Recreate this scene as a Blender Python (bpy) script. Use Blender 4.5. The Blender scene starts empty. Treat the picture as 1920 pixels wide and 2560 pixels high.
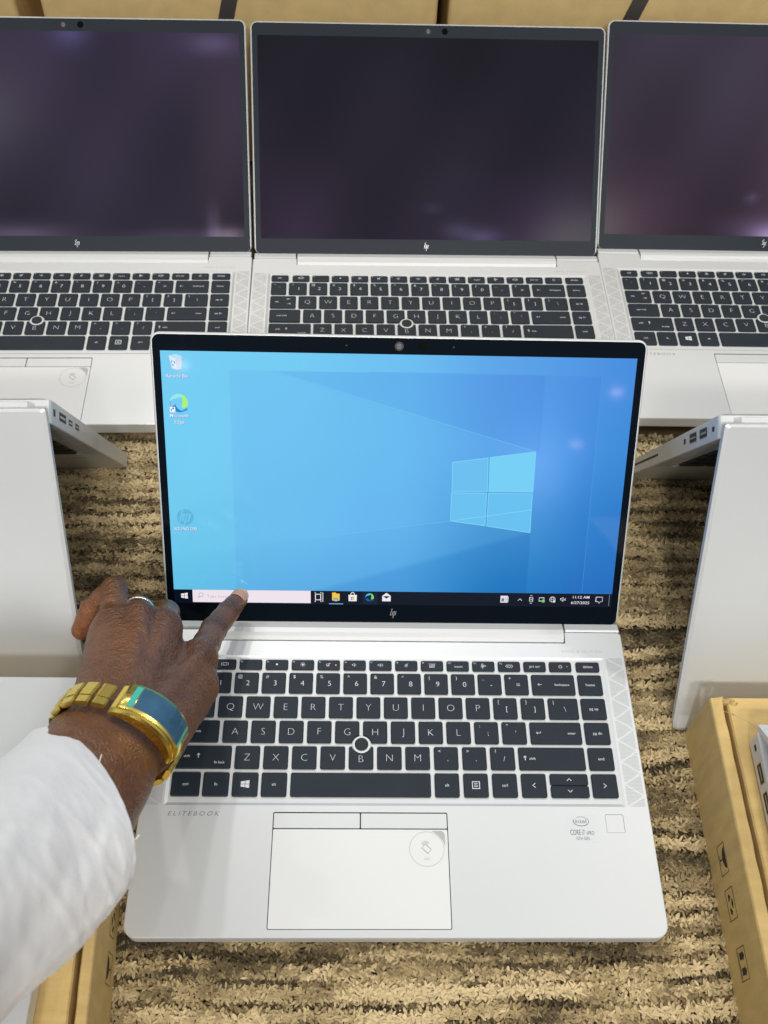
import bpy, bmesh, math, random
import numpy as np
from mathutils import Vector, Matrix
random.seed(7); np.random.seed(7)
S = 0.001                                    # everything below is written in millimetres
D = bpy.data
scn = bpy.context.scene
COL = scn.collection
PI = math.pi

# ------------------------------------------------------------------ camera
F = 2376.018
RM = [[0.9995668831, -0.0036433981, 0.0292022561],
      [0.0129056775, -0.8375272209, -0.5462431673],
      [0.0264478657, 0.5463834550, -0.8371174532]]
CAMP = Vector((-26.196, -128.798, 583.656))
cam = D.cameras.new('camera'); co = D.objects.new('camera', cam); COL.objects.link(co)
scn.camera = co
cam.sensor_fit = 'VERTICAL'; cam.sensor_height = 36; cam.sensor_width = 27
cam.lens = F / 2560 * 36
cam.shift_y = (1448.415 - 1280) / 2560; cam.shift_x = (960 - 958.411) / 2560
cam.clip_start = 0.02; cam.clip_end = 50
cr, cd, cf = [Vector(r) for r in RM]
M = Matrix.Identity(4)
for i in range(3):
    M[i][0] = cr[i]; M[i][1] = -cd[i]; M[i][2] = -cf[i]; M[i][3] = CAMP[i] * S
co.matrix_world = M
cam.dof.use_dof = True; cam.dof.focus_distance = 0.635; cam.dof.aperture_fstop = 15

# ------------------------------------------------------------------ world and lamps
w = D.worlds.new('World'); scn.world = w; w.use_nodes = True
bg = w.node_tree.nodes['Background']; bg.inputs[0].default_value = (0.90, 0.95, 1.0, 1); bg.inputs[1].default_value = 0.40
# an indoor room: pale ceiling overhead, dimmer walls and floor towards the horizon
_n = w.node_tree.nodes; _l = w.node_tree.links
_tc0 = _n.new('ShaderNodeTexCoord'); _sx = _n.new('ShaderNodeSeparateXYZ'); _mr = _n.new('ShaderNodeMapRange'); _vm = _n.new('ShaderNodeVectorMath'); _vm.operation = 'SCALE'
_l.new(_tc0.outputs['Generated'], _sx.inputs[0]); _l.new(_sx.outputs['Z'], _mr.inputs[0])
_mr.inputs[1].default_value = -0.1; _mr.inputs[2].default_value = 0.75; _mr.inputs[3].default_value = 0.28; _mr.inputs[4].default_value = 1.10; _mr.interpolation_type = 'SMOOTHSTEP'
_vm.inputs[0].default_value = (0.91, 0.955, 1.0); _l.new(_mr.outputs[0], _vm.inputs['Scale']); _l.new(_vm.outputs[0], bg.inputs[0])
def lamp(name, loc, size, power, col=(1, 0.965, 0.90)):
    l = D.lights.new(name, 'AREA'); l.shape = 'DISK'; l.size = size; l.energy = power; l.color = col
    o = D.objects.new(name, l); COL.objects.link(o); o.location = Vector(loc) * S
    return o
# ceiling downlights in the shop, plus four front lamps added to brighten the cartons
for lx, ly, pw, sz in ((-560, 1950, 13, .12), (-170, 1980, 10, .12), (420, 1900, 9, .12), (1400, 900, 10, .13), (-1500, 1000, 5, .13), (-1300, -700, 5, .3), (900, -1100, 11, .3),
                       (-420, -2300, 20, .35), (480, -2400, 20, .35), (-330, -2500, 30, .35), (360, -2450, 30, .35), (1476, -4014, 0.22, .07), (1400, -4713, 0.2, .07), (-991, -3797, 0.22, .07)):
    lamp('downlight_or_fill', (lx, ly, 2500), sz, pw * 1.04, (1, 0.72, 0.86) if pw < 1 else (1, 0.965, 0.90))
scn.view_settings.view_transform = 'Standard'; scn.view_settings.look = 'None'
scn.view_settings.exposure = 0.0; scn.view_settings.gamma = 1.0
scn.render.engine = 'CYCLES'

# ------------------------------------------------------------------ materials
def lin(c):
    return tuple((x / 255 / 12.92) if x / 255 <= 0.04045 else ((x / 255 + 0.055) / 1.055) ** 2.4 for x in c)
def mat(name, base=(0.8, 0.8, 0.8), rough=0.5, metal=0.0, spec=0.5, noise=None, bump=None, sss=0.0, coat=0.0, attr=None, emit=False, trans=0.0):
    m = D.materials.new(name); m.use_nodes = True; nt = m.node_tree; N = nt.nodes; L = nt.links
    b = N['Principled BSDF']
    b.inputs['Base Color'].default_value = (*base, 1); b.inputs['Roughness'].default_value = rough
    b.inputs['Metallic'].default_value = metal; b.inputs['Specular IOR Level'].default_value = spec
    b.inputs['Coat Weight'].default_value = coat; b.inputs['Coat Roughness'].default_value = 0.08
    if sss:
        b.inputs['Subsurface Weight'].default_value = sss; b.inputs['Subsurface Radius'].default_value = (0.004, 0.0015, 0.0008); b.inputs['Subsurface Scale'].default_value = 0.6
    tc = N.new('ShaderNodeTexCoord')
    src = None
    if attr:
        a = N.new('ShaderNodeAttribute'); a.attribute_name = attr; src = a.outputs['Color']
        if emit:
            b.inputs['Base Color'].default_value = (0.004, 0.004, 0.005, 1)
            L.new(src, b.inputs['Emission Color']); b.inputs['Emission Strength'].default_value = 1.0; src = None
    if noise:            # (scale, amount, stretch xyz)
        n = N.new('ShaderNodeTexNoise'); n.inputs['Scale'].default_value = noise[0]; n.inputs['Detail'].default_value = 6
        mp = N.new('ShaderNodeMapping'); mp.inputs['Scale'].default_value = noise[2] if len(noise) > 2 else (1, 1, 1)
        L.new(tc.outputs['Object'], mp.inputs[0]); L.new(mp.outputs[0], n.inputs['Vector'])
        mr = N.new('ShaderNodeMapRange'); mr.inputs[1].default_value = 0.3; mr.inputs[2].default_value = 0.7
        mr.inputs[3].default_value = 1 - noise[1]; mr.inputs[4].default_value = 1 + noise[1]
        L.new(n.outputs[0], mr.inputs[0])
        mx = N.new('ShaderNodeVectorMath'); mx.operation = 'SCALE'
        if src: L.new(src, mx.inputs[0])
        else: mx.inputs[0].default_value = base
        L.new(mr.outputs[0], mx.inputs['Scale']); src = mx.outputs[0]
    if src: L.new(src, b.inputs['Base Color'])
    if bump:             # list of (scale, strength, distance)
        prev = None
        for kind, sc, st, di in bump:
            n = N.new('ShaderNodeTexNoise' if kind == 'n' else 'ShaderNodeTexVoronoi'); n.inputs['Scale'].default_value = sc
            if kind == 'n': n.inputs['Detail'].default_value = 5
            L.new(tc.outputs['Object'], n.inputs['Vector'])
            bp = N.new('ShaderNodeBump'); bp.inputs['Strength'].default_value = st; bp.inputs['Distance'].default_value = di
            L.new(n.outputs[0], bp.inputs['Height'])
            if prev: L.new(prev.outputs[0], bp.inputs['Normal'])
            prev = bp
        L.new(prev.outputs[0], b.inputs['Normal'])
    return m
ALU = mat('silver_aluminium', (0.64, 0.655, 0.662), 0.42, 0.35, noise=(8, 0.02), bump=[('n', 2500, 0.04, 0.0002)])
ALU_D = mat('silver_aluminium_tray', (0.62, 0.635, 0.64), 0.45, 0.25, noise=(10, 0.02))
ALU_P = mat('trackpad_glass', (0.72, 0.725, 0.72), 0.35, 0.1)
HINGE = mat('hinge_aluminium', (0.62, 0.63, 0.63), 0.45, 0.3)
BEZ = mat('black_bezel', (0.002, 0.005, 0.010), 0.08, 0.0, 0.12)
BEZB = mat('black_bezel_dust_reflection', (0.013, 0.020, 0.029), 0.45, 0.0, 0.25)  # greyer base colour holds room reflection as well as dust
KEY = mat('charcoal_key', (0.014, 0.021, 0.030), 0.5, 0.0, 0.25, noise=(60, 0.08))
LEG = mat('key_legend_white', (0.64, 0.66, 0.68), 0.5)
BLACK = mat('port_black', (0.006, 0.006, 0.008), 0.5)
GAP = mat('gap_dark', (0.012, 0.018, 0.022), 0.6)
PORT = mat('port_metal', (0.45, 0.46, 0.48), 0.3, 0.9)
PRINT = mat('dark_print', (0.10, 0.11, 0.13), 0.5)
PRINTL = mat('pale_print', (0.42, 0.42, 0.41), 0.5)
STK = mat('sticker_silver', (0.63, 0.65, 0.66), 0.35, 0.1)
SCR = mat('screen_image', rough=0.055, spec=0.3, attr='col', emit=True)
OFF = mat('backlit_black_panel', rough=0.14, spec=0.03, attr='col', emit=True)
LOGO = mat('chrome_logo', (0.8, 0.8, 0.82), 0.25, 0.9)
KRAFT = mat('kraft_cardboard', (0.60, 0.425, 0.175), 0.85, 0.0, 0.2, noise=(45, 0.10, (1, 3, 1)), bump=[('n', 900, 0.25, 0.0006), ('n', 40, 0.3, 0.002)])
KRAFTC = mat('pale_kraft_cardboard', (0.68, 0.50, 0.23), 0.85, 0.0, 0.2, noise=(45, 0.08, (1, 3, 1)), bump=[('n', 900, 0.25, 0.0006), ('n', 30, 0.3, 0.002)])
KRAFTI = mat('kraft_cut_edge', (0.50, 0.35, 0.15), 0.9, 0.0, 0.2, noise=(200, 0.2))
INK = mat('box_ink', (0.02, 0.018, 0.015), 0.7)
STRAP = mat('packing_strap', (0.055, 0.050, 0.047), 0.5)
GOLD = mat('polished_gold', (0.88, 0.68, 0.15), 0.18, 1.0, bump=[('n', 700, 0.06, 0.0003)])
GOLDB = mat('brushed_gold', (0.84, 0.66, 0.17), 0.27, 1.0, bump=[('n', 1500, 0.12, 0.0003)])
WGLASS = mat('watch_glass_blue', (0.045, 0.125, 0.22), 0.16, 0.0, 0.45, noise=(60, 0.3))
WTEAL = mat('watch_teal_strip', (0.07, 0.50, 0.42), 0.3)
SILV = mat('silver_ring', (0.85, 0.85, 0.86), 0.15, 1.0)
CLOTH = mat('white_cotton', (0.85, 0.85, 0.87), 0.9, 0.0, 0.1, bump=[('n', 60, 0.35, 0.002), ('n', 1600, 0.25, 0.0003)])
SKIN = mat('dark_brown_skin', rough=0.38, spec=0.5, attr='col', noise=(120, 0.18), bump=[('v', 650, 0.7, 0.0007), ('n', 300, 0.7, 0.0014)], sss=0.06)
NAIL = mat('fingernail', rough=0.25, spec=0.5, attr='col')
RUG = mat('rug_backing', (0.16, 0.115, 0.06), 0.95, 0.0, 0.1, noise=(30, 0.3))
YARN = mat('rug_yarn', rough=0.9, spec=0.1, attr='col')
_y = YARN.node_tree.nodes['Principled BSDF']; _y.inputs['Sheen Weight'].default_value = 0.5; _y.inputs['Sheen Roughness'].default_value = 0.6; _y.inputs['Sheen Tint'].default_value = (.9, .8, .6, 1)
LEDO = mat('orange_led', (0.9, 0.35, 0.03), 0.4); LEDO.node_tree.nodes['Principled BSDF'].inputs['Emission Color'].default_value = (1, 0.35, 0.02, 1); LEDO.node_tree.nodes['Principled BSDF'].inputs['Emission Strength'].default_value = 0.8

# ------------------------------------------------------------------ helpers
def link(name, me, m, parent=None, mtx=None):
    o = D.objects.new(name, me); COL.objects.link(o)
    if m is not None and not me.materials: me.materials.append(m)
    if parent is not None: o.parent = parent
    if mtx is not None: o.matrix_local = mtx
    return o
def mesh(name, V, Fc, smooth=False):
    me = D.meshes.new(name); me.from_pydata([Vector(v) * S for v in V], [], Fc); me.update()
    if smooth: me.polygons.foreach_set('use_smooth', [True] * len(me.polygons))
    return me
def thing(name, label, cat, loc=(0, 0, 0), rot=(0, 0, 0), group=None):
    o = D.objects.new(name, None); COL.objects.link(o); o.empty_display_size = 0.02
    o.location = Vector(loc) * S; o.rotation_euler = rot; o['label'] = label; o['category'] = cat
    if group: o['group'] = group
    return o
def rrect(x0, x1, y0, y1, r, n=5):
    P = []
    for cx, cy, a0 in ((x1 - r, y0 + r, -PI / 2), (x1 - r, y1 - r, 0), (x0 + r, y1 - r, PI / 2), (x0 + r, y0 + r, PI)):
        for i in range(n + 1):
            a = a0 + PI / 2 * i / n; P.append((cx + r * math.cos(a), cy + r * math.sin(a)))
    return P
def loft(loops, cap0=True, cap1=True, closed=True):      # loops: list of lists of 3d points of equal length
    V = [p for l in loops for p in l]; n = len(loops[0]); Fc = []
    for k in range(len(loops) - 1):
        for i in range(n if closed else n - 1):
            j = (i + 1) % n; Fc.append((k * n + i, k * n + j, (k + 1) * n + j, (k + 1) * n + i))
    if cap0: Fc.append(tuple(range(n))[::-1])
    if cap1: Fc.append(tuple((len(loops) - 1) * n + i for i in range(n)))
    return V, Fc
def slab(P, z0, z1, ch=0.3):                              # bevelled prism, outline P counter-clockwise
    c = (sum(p[0] for p in P) / len(P), sum(p[1] for p in P) / len(P))
    def off(d):
        n = len(P); o = []
        for i in range(n):
            a, b, e = P[i - 1], P[i], P[(i + 1) % n]
            t = Vector((e[0] - a[0], e[1] - a[1]));
            if t.length < 1e-9: t = Vector((1, 0))
            t.normalize(); o.append((b[0] - t.y * d, b[1] + t.x * d))
        return o
    q = off(ch)
    return loft([[(x, y, z0) for x, y in P], [(x, y, z1 - ch) for x, y in P], [(x, y, z1) for x, y in q]])
def boxm(x0, x1, y0, y1, z0, z1, ch=0.0):
    if ch: return slab([(x0, y0), (x1, y0), (x1, y1), (x0, y1)], z0, z1, ch)
    V = [(x, y, z) for z in (z0, z1) for x, y in ((x0, y0), (x1, y0), (x1, y1), (x0, y1))]
    return V, [(3, 2, 1, 0), (4, 5, 6, 7), (0, 1, 5, 4), (1, 2, 6, 5), (2, 3, 7, 6), (3, 0, 4, 7)]
def join(parts):
    V, Fc = [], []
    for v, f in parts:
        b = len(V); V += list(v); Fc += [tuple(i + b for i in q) for q in f]
    return V, Fc
def xf(vf, fn): return [fn(*p) for p in vf[0]], vf[1]
# flat drawing: strokes, discs, polygons in (x, y)
def stroke(pts, wd, z=0.0, closed=False):
    V, Fc = [], []; n = len(pts); q = list(pts)
    L, R = [], []
    for i in range(n):
        if closed: a, b = q[i - 1], q[(i + 1) % n]
        else: a, b = q[max(i - 1, 0)], q[min(i + 1, n - 1)]
        t = Vector((b[0] - a[0], b[1] - a[1])); t = t.normalized() if t.length > 1e-9 else Vector((1, 0))
        k = 1.0
        if (closed or 0 < i < n - 1):
            s1 = Vector((q[i][0] - q[i - 1][0], q[i][1] - q[i - 1][1])); 
            if s1.length > 1e-9: k = 1 / max(0.45, abs(s1.normalized().dot(t)))
        L.append((q[i][0] - t.y * wd / 2 * k, q[i][1] + t.x * wd / 2 * k, z)); R.append((q[i][0] + t.y * wd / 2 * k, q[i][1] - t.x * wd / 2 * k, z))
    V = L + R
    for i in range(n if closed else n - 1):
        j = (i + 1) % n; Fc.append((i, n + i, n + j, j))
    return V, Fc
def disc(cx, cy, r, z=0.0, n=12, ry=None):
    ry = ry or r
    return [(cx + r * math.cos(2 * PI * i / n), cy + ry * math.sin(2 * PI * i / n), z) for i in range(n)], [tuple(range(n))]
def poly(pts, z=0.0): return [(x, y, z) for x, y in pts], [tuple(range(len(pts)))]
def arc(cx, cy, r, a0, a1, n=12, ry=None):
    ry = ry or r
    return [(cx + r * math.cos(math.radians(a0 + (a1 - a0) * i / n)), cy + ry * math.sin(math.radians(a0 + (a1 - a0) * i / n))) for i in range(n + 1)]
_tc = {}
def text(s, size, x=0, y=0, z=0.0, align='C', thin=-0.012, sx=1.0, shear=0.0, space=1.0):
    """size = cap height in mm; x, y = centre (or left edge) of the word, y = middle of the cap height"""
    key = (s, thin, shear, space)
    if key not in _tc:
        c = D.curves.new('t', 'FONT'); c.body = s; c.size = 1; c.offset = thin; c.shear = shear; c.space_character = space; c.resolution_u = 3
        o = D.objects.new('t', c); COL.objects.link(o)
        bpy.context.view_layer.update()
        me = o.evaluated_get(bpy.context.evaluated_depsgraph_get()).to_mesh()
        V = [tuple(v.co) for v in me.vertices]; Fc = [tuple(p.vertices) for p in me.polygons]
        o.to_mesh_clear(); D.objects.remove(o); D.curves.remove(c)
        _tc[key] = (V, Fc)
    V, Fc = _tc[key]
    if not V: return [], []
    CAPH = 0.70
    k = size / CAPH
    xs = [v[0] for v in V]; x0, x1 = min(xs), max(xs)
    ox = {'C': -(x0 + x1) / 2, 'L': -x0, 'R': -x1}[align]
    return [((v[0] + ox) * k * sx + x, (v[1] - CAPH / 2) * k + y, z) for v in V], Fc
def colored(name, items, m, parent=None, mtx=None):
    """items: list of ((V,F), rgb linear) -> one mesh with a colour attribute"""
    V, Fc, C = [], [], []
    for (v, f), c in items:
        b = len(V); V += list(v); Fc += [tuple(i + b for i in q) for q in f]; C += [c] * len(v)
    me = mesh(name, V, Fc)
    a = me.color_attributes.new('col', 'FLOAT_COLOR', 'POINT')
    a.data.foreach_set('color', np.array([(*c, 1) for c in C], dtype=np.float32).ravel())
    return link(name, me, m, parent, mtx)
def setcol(me, C):
    a = me.color_attributes.new('col', 'FLOAT_COLOR', 'POINT')
    C = np.asarray(C, dtype=np.float32)
    if C.shape[1] == 3: C = np.concatenate([C, np.ones((len(C), 1), np.float32)], 1)
    a.data.foreach_set('color', C.ravel())
def fill(loops, z):                                       # planar region with holes
    bm = bmesh.new(); ed = []
    for l in loops:
        vs = [bm.verts.new((x, y, z)) for x, y in l]
        ed += [bm.edges.new((vs[i], vs[(i + 1) % len(vs)])) for i in range(len(vs))]
    bmesh.ops.triangle_fill(bm, use_beauty=True, use_dissolve=False, edges=ed)
    bmesh.ops.recalc_face_normals(bm, faces=bm.faces)
    bm.verts.index_update()
    V = [tuple(v.co) for v in bm.verts]; Fc = []
    for f in bm.faces:
        q = [v.index for v in f.verts]
        if f.normal.z < 0: q = q[::-1]
        Fc.append(tuple(q))
    bm.free(); return V, Fc

# ------------------------------------------------------------------ laptop shapes (local mm: x right, y to the hinge, z up, deck top z = 0)
HW = 161.75
def outline(ins=0.0, rf=8.0):
    P = []
    def A(cx, cy, r, a0, a1, n=6):
        for i in range(n + 1):
            a = math.radians(a0 + (a1 - a0) * i / n); P.append((cx + r * math.cos(a), cy + r * math.sin(a)))
    x, r = HW - ins, rf - ins
    A(x - r, ins + r, r, -90, 0)
    A(x - 2.5, 208.8 - ins - 2.5, 2.5, 0, 90, 3)
    P.extend([(121.5 + ins, 208.8 - ins), (121.3 + ins * 0, 200.0 - ins), (-121.3, 200.0 - ins), (-121.5 - ins, 208.8 - ins)])
    A(-x + 2.5, 208.8 - ins - 2.5, 2.5, 90, 180, 3)
    A(-x + r, ins + r, r, 180, 270)
    return P
def hgt(y): return 9.8 + 3.2 * max(0, min(1, y / 50)) + 1.0 * max(0, min(1, y / 208.8))
KB = (-147.0, 147.0, 80.5, 188.2); KI = (-144.9, 144.9, 82.5, 186.8); ZT = -0.95
PAD = (-77.6, 32.3, 4.7, 76.2); PADI = PAD
FP = (132.7, 144.3, 63.6, 75.4)
def base_mesh():
    o0 = outline(0.45); o1 = outline(0); o2 = outline(0); o3 = outline(6)
    top = fill([o0, [(KB[0], KB[2]), (KB[1], KB[2]), (KB[1], KB[3]), (KB[0], KB[3])], rrect(*PAD, 1.0, 3), rrect(*FP, 0.8, 3)], 0)
    side = loft([[(x, y, 0) for x, y in o0], [(x, y, -0.45) for x, y in o1], [(x, y, -hgt(y)) for x, y in o2], [(x, y, -hgt(y) - 2.2) for x, y in o3]], False, True)
    V, Fc = side; Fc = [f[::-1] for f in Fc]; side = (V, Fc)
    kb0 = [(KB[0], KB[2], 0), (KB[1], KB[2], 0), (KB[1], KB[3], 0), (KB[0], KB[3], 0)]
    kb1 = [(KI[0], KI[2], ZT), (KI[1], KI[2], ZT), (KI[1], KI[3], ZT), (KI[0], KI[3], ZT)]
    well = loft([kb0, kb1], False, False)
    parts = [top, side, well]
    return join(parts)
def well_floor(rc, r, depth, name):
    P = rrect(*rc, r, 3)
    return loft([[(x, y, 0.0) for x, y in P], [(x, y, -depth) for x, y in P]], False, True)
def bmfix(vf, name, smooth=False, angle=None):
    me = mesh(name, *vf)
    bm = bmesh.new(); bm.from_mesh(me); bmesh.ops.remove_doubles(bm, verts=bm.verts, dist=1e-6); bmesh.ops.recalc_face_normals(bm, faces=bm.faces)
    bm.to_mesh(me); bm.free()
    if smooth: me.polygons.foreach_set('use_smooth', [True] * len(me.polygons))
    return me
# --- keys
ROWS = {'f': (177.1, 184.6), 'n': (159.2, 174.5), 'q': (141.1, 156.5), 'a': (123.1, 138.7), 'z': (104.9, 120.6), 's': (86.3, 102.3)}
CIR = (-22.3, 122.2, 6.5)
def keyout(x0, x1, y0, y1, cut=False, ins=0.0):
    P = rrect(x0, x1, y0, y1, 1.3, 4); Pi = rrect(x0 + ins, x1 - ins, y0 + ins, y1 - ins, 1.3 - ins * .6, 4)
    if not cut: return Pi
    Q = []
    for i in range(len(P)):
        a, b = P[i], P[(i + 1) % len(P)]; L = math.hypot(b[0] - a[0], b[1] - a[1]); n = max(1, int(L / 0.5)); c, d = Pi[i], Pi[(i + 1) % len(P)]
        Q += [(c[0] + (d[0] - c[0]) * k / n, c[1] + (d[1] - c[1]) * k / n) for k in range(n)]
    P = []; rc = CIR[2] + ins
    for x, y in Q:
        d = math.hypot(x - CIR[0], y - CIR[1])
        if d < rc: x, y = CIR[0] + (x - CIR[0]) * rc / d, CIR[1] + (y - CIR[1]) * rc / d
        P.append((x, y))
    return P
def keycap(x0, x1, y0, y1, cut, cx, cy):
    A = [(x - cx, y - cy) for x, y in keyout(x0, x1, y0, y1, cut)]; B = [(x - cx, y - cy) for x, y in keyout(x0, x1, y0, y1, cut, .38)]
    V, Fc = loft([[(x, y, ZT) for x, y in A], [(x, y, KTOP - .38) for x, y in A], [(x, y, KTOP) for x, y in B]], False, False)
    from mathutils.geometry import tessellate_polygon
    n = len(A)
    for t in tessellate_polygon([[Vector((x, y, 0)) for x, y in B]]):
        a, b, c = [B[q] for q in t]
        if (b[0] - a[0]) * (c[1] - a[1]) - (b[1] - a[1]) * (c[0] - a[0]) < 0: t = t[::-1]
        Fc.append(tuple(2 * n + q for q in t))
    return V, Fc
KTOP = 0.65
def T(s, size, x=0, y=0, al='C', **k): return text(s, size, x, y, 0, al, **k)
def icon_speaker(x, y, waves, mute=False):
    o = [poly([(x - 1.6, y - .5), (x - .9, y - .5), (x, y - 1.2), (x, y + 1.2), (x - .9, y + .5), (x - 1.6, y + .5)])]
    o = [stroke([(x - 1.6, y - .5), (x - .9, y - .5), (x, y - 1.2), (x, y + 1.2), (x - .9, y + .5), (x - 1.6, y + .5)], .25, 0, True)]
    for k in range(waves): o.append(stroke(arc(x + .2, y, .7 + .7 * k, -50, 50, 6), .22))
    if mute: o.append(stroke([(x - 1.6, y - 1.3), (x + 1.2, y + 1.3)], .25)); o.append(stroke([(x + .8, y + 1.3), (x - .9, y - 1.3)], .2))
    return o
def winlogo(x, y, s):
    g = .06
    q = [[(-1, -.62), (-g, -.78), (-g, -g), (-1, -g)], [(g, -.8), (1, -.98), (1, -g), (g, -g)], [(-1, g), (-g, g), (-g, .78), (-1, .62)], [(g, g), (1, g), (1, .98), (g, .8)]]
    return [poly([(x + a * s, y + b * s) for a, b in p]) for p in q]
def chev(x, y, s, d):
    p = {'<': [(.6, 1), (-.6, 0), (.6, -1)], '>': [(-.6, 1), (.6, 0), (-.6, -1)], '^': [(-1, -.5), (0, .5), (1, -.5)], 'v': [(-1, .5), (0, -.5), (1, .5)]}[d]
    return [stroke([(x + a * s, y + b * s) for a, b in p], .38)]
def arrow(x, y, s, ang, wd=.3):
    c, sn = math.cos(math.radians(ang)), math.sin(math.radians(ang)); R = lambda a, b: (x + (a * c - b * sn) * s, y + (a * sn + b * c) * s)
    return [stroke([R(-1, 0), R(1, 0)], wd), stroke([R(.35, .6), R(1, 0), R(.35, -.6)], wd)]
def fnum(s, x0, y1): return T(s, 1.15, x0 + .9, y1 - 1.7, 'L', thin=0)
KEYS = []      # (x0, x1, row or (y0, y1), cut, legend parts given centre)
def K(x0, x1, row, leg=None, cut=False):
    y0, y1 = ROWS[row] if isinstance(row, str) else row
    KEYS.append((x0, x1, y0, y1, leg, cut))
SM = 1.75
def word(s, size=1.95, dx=0, dy=0): return lambda x0, x1, y0, y1: [T(s, size, (x0 + x1) / 2 + dx, (y0 + y1) / 2 + dy, thin=0.0)]
fx = [-142.4 + 17.87 * i for i in range(15)]; fx[0] = -143.6
def sun(r, rays):
    def f(x0, x1, y0, y1):
        x, y = (x0 + x1) / 2, (y0 + y1) / 2; o = [disc(x, y, r)]
        if rays: o += [stroke([(x + 1.0 * math.cos(a), y + 1.0 * math.sin(a)), (x + 1.8 * math.cos(a), y + 1.8 * math.sin(a))], .28) for a in [PI / 4 * k for k in range(8)]]
        return o
    return f
def ctr(fn, lab=None):
    def g(x0, x1, y0, y1):
        o = list(fn((x0 + x1) / 2, (y0 + y1) / 2))
        if lab: o.append(fnum(lab, x0, y1))
        return o
    return g
def both(fn, lab):
    def g(x0, x1, y0, y1): return list(fn(x0, x1, y0, y1)) + [fnum(lab, x0, y1)]
    return g
def i_disp(x, y): return [stroke([(x - 1.3, y - 1), (x + 1.3, y - 1), (x + 1.3, y + 1), (x - 1.3, y + 1)], .35, 0, True), stroke([(x - 2.3, y - 1.1), (x - 2.3, y + 1.1)], .35), stroke([(x + 2.3, y - 1.1), (x + 2.3, y + 1.1)], .35)]
def i_mic(x, y): return [stroke(arc(x, y + .5, .5, 0, 360, 10), .25, 0, True), stroke(arc(x, y + .2, 1.0, 180, 360, 8), .22), stroke([(x, y - .8), (x, y - 1.5)], .25), stroke([(x - 1.2, y - 1.4), (x + 1.2, y + 1.5)], .22)]
def i_bl(x, y):
    o = [stroke([(x - 1.8, y - 1.3), (x + 1.8, y - 1.3), (x + 1.8, y + .5), (x - 1.8, y + .5)], .25, 0, True), stroke([(x - 1.2, y - .2), (x + 1.2, y - .2)], .22), stroke([(x - 1.2, y - .8), (x + 1.2, y - .8)], .22)]
    return o + [stroke([(x + a * 1.1, y + 1.0), (x + a * 1.5, y + 1.7)], .22) for a in (-1.6, -.7, .7, 1.6)] + [stroke([(x, y + 1), (x, y + 1.8)], .22)]
def i_plane(x, y): return [stroke([(x - 1.6, y), (x + 1.8, y)], .5), stroke([(x + .6, y), (x - .6, y + 1.7), (x - 1.1, y + 1.7), (x - .4, y)], .22), stroke([(x + .6, y), (x - .6, y - 1.7), (x - 1.1, y - 1.7), (x - .4, y)], .22), stroke([(x - 1.8, y + .8), (x - 1.2, y), (x - 1.8, y - .8)], .25)]
def i_prog(x, y):
    d = lambda c, s: stroke([(c - s, y), (c, y + s), (c + s, y), (c, y - s)], .28, 0, True)
    return [d(x, 1.25), stroke([(x - 1.2, y + 1.3), (x - 2.5, y), (x - 1.2, y - 1.3)], .28), stroke([(x + 1.2, y + 1.3), (x + 2.5, y), (x + 1.2, y - 1.3)], .28)]
def i_pow(x, y): return [stroke(arc(x, y - .1, 1.1, 125, 415, 14), .3), stroke([(x, y + .2), (x, y + 1.5)], .3), disc(x + 4.6, y, .3)]
fl = [word('esc'), ctr(i_disp, 'f1'), (lambda x0, x1, y0, y1: [fnum('f2', x0, y1)]), both(sun(.75, False), 'f3'), both(sun(.7, True), 'f4'),
      ctr(lambda x, y: icon_speaker(x, y, 0, True), 'f5'), ctr(lambda x, y: icon_speaker(x, y, 1), 'f6'), ctr(lambda x, y: icon_speaker(x, y, 2), 'f7'),
      ctr(i_mic, 'f8'), ctr(i_bl, 'f9'), both(word('insert', SM, .5, -.6), 'f10'), ctr(i_plane, 'f11'), ctr(i_prog, 'f12'), word('prt scr'), ctr(i_pow)]
for i in range(15): K(fx[i], fx[i] + 15.5, 'f', fl[i])
K(126.5, 142.8, 'f', word('delete'))
def dual(up, lo, big=3.9, dx=0.2, ups=2.5):
    return lambda x0, x1, y0, y1: [T(up, ups, x0 + 3.6, y1 - 3.0, thin=-0.006), T(lo, big, (x0 + x1) / 2 + dx + .8, (y0 + y1) / 2 - .3)]
K(-143.6, -129.9, 'n', dual('~', '`'))
for i, (u_, l_) in enumerate(zip('!@#$%^&*()', '1234567890')): K(-127.5 + 18.49 * i, -127.5 + 18.49 * i + 16.2, 'n', dual(u_, l_))
K(57.3, 73.4, 'n', dual('_', '-')); K(75.8, 92.0, 'n', dual('+', '='))
K(94.4, 124.1, 'n', lambda x0, x1, y0, y1: arrow(x0 + 5.5, (y0 + y1) / 2, 1.4, 180) + [T('backspace', SM, x1 - 4, (y0 + y1) / 2, 'R', thin=0.0)])
K(126.5, 143.1, 'n', word('home'))
K(-143.7, -120.8, 'q', lambda x0, x1, y0, y1: [T('tab', SM, x0 + 6, (y0 + y1) / 2, thin=0.0)] + arrow(x1 - 6, y0 + 11.2, 1.3, 180) + [stroke([(x1 - 7.8, y0 + 10.2), (x1 - 7.8, y0 + 12.2)], .3)] + arrow(x1 - 6.5, y0 + 5, 1.3, 0) + [stroke([(x1 - 4.7, y0 + 4), (x1 - 4.7, y0 + 6)], .3)])
def big(c, dy=0): return lambda x0, x1, y0, y1: [T(c, 5.0, (x0 + x1) / 2, (y0 + y1) / 2 + dy, thin=-0.028)]
def bigf(c): return lambda x0, x1, y0, y1: [T(c, 5.0, (x0 + x1) / 2, (y0 + y1) / 2 + .3, thin=-0.028)]
for i, c in enumerate('QWERTYUIOP'): K(-118.4 + 18.5 * i, -118.4 + 18.5 * i + 16.1, 'q', big(c))
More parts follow.
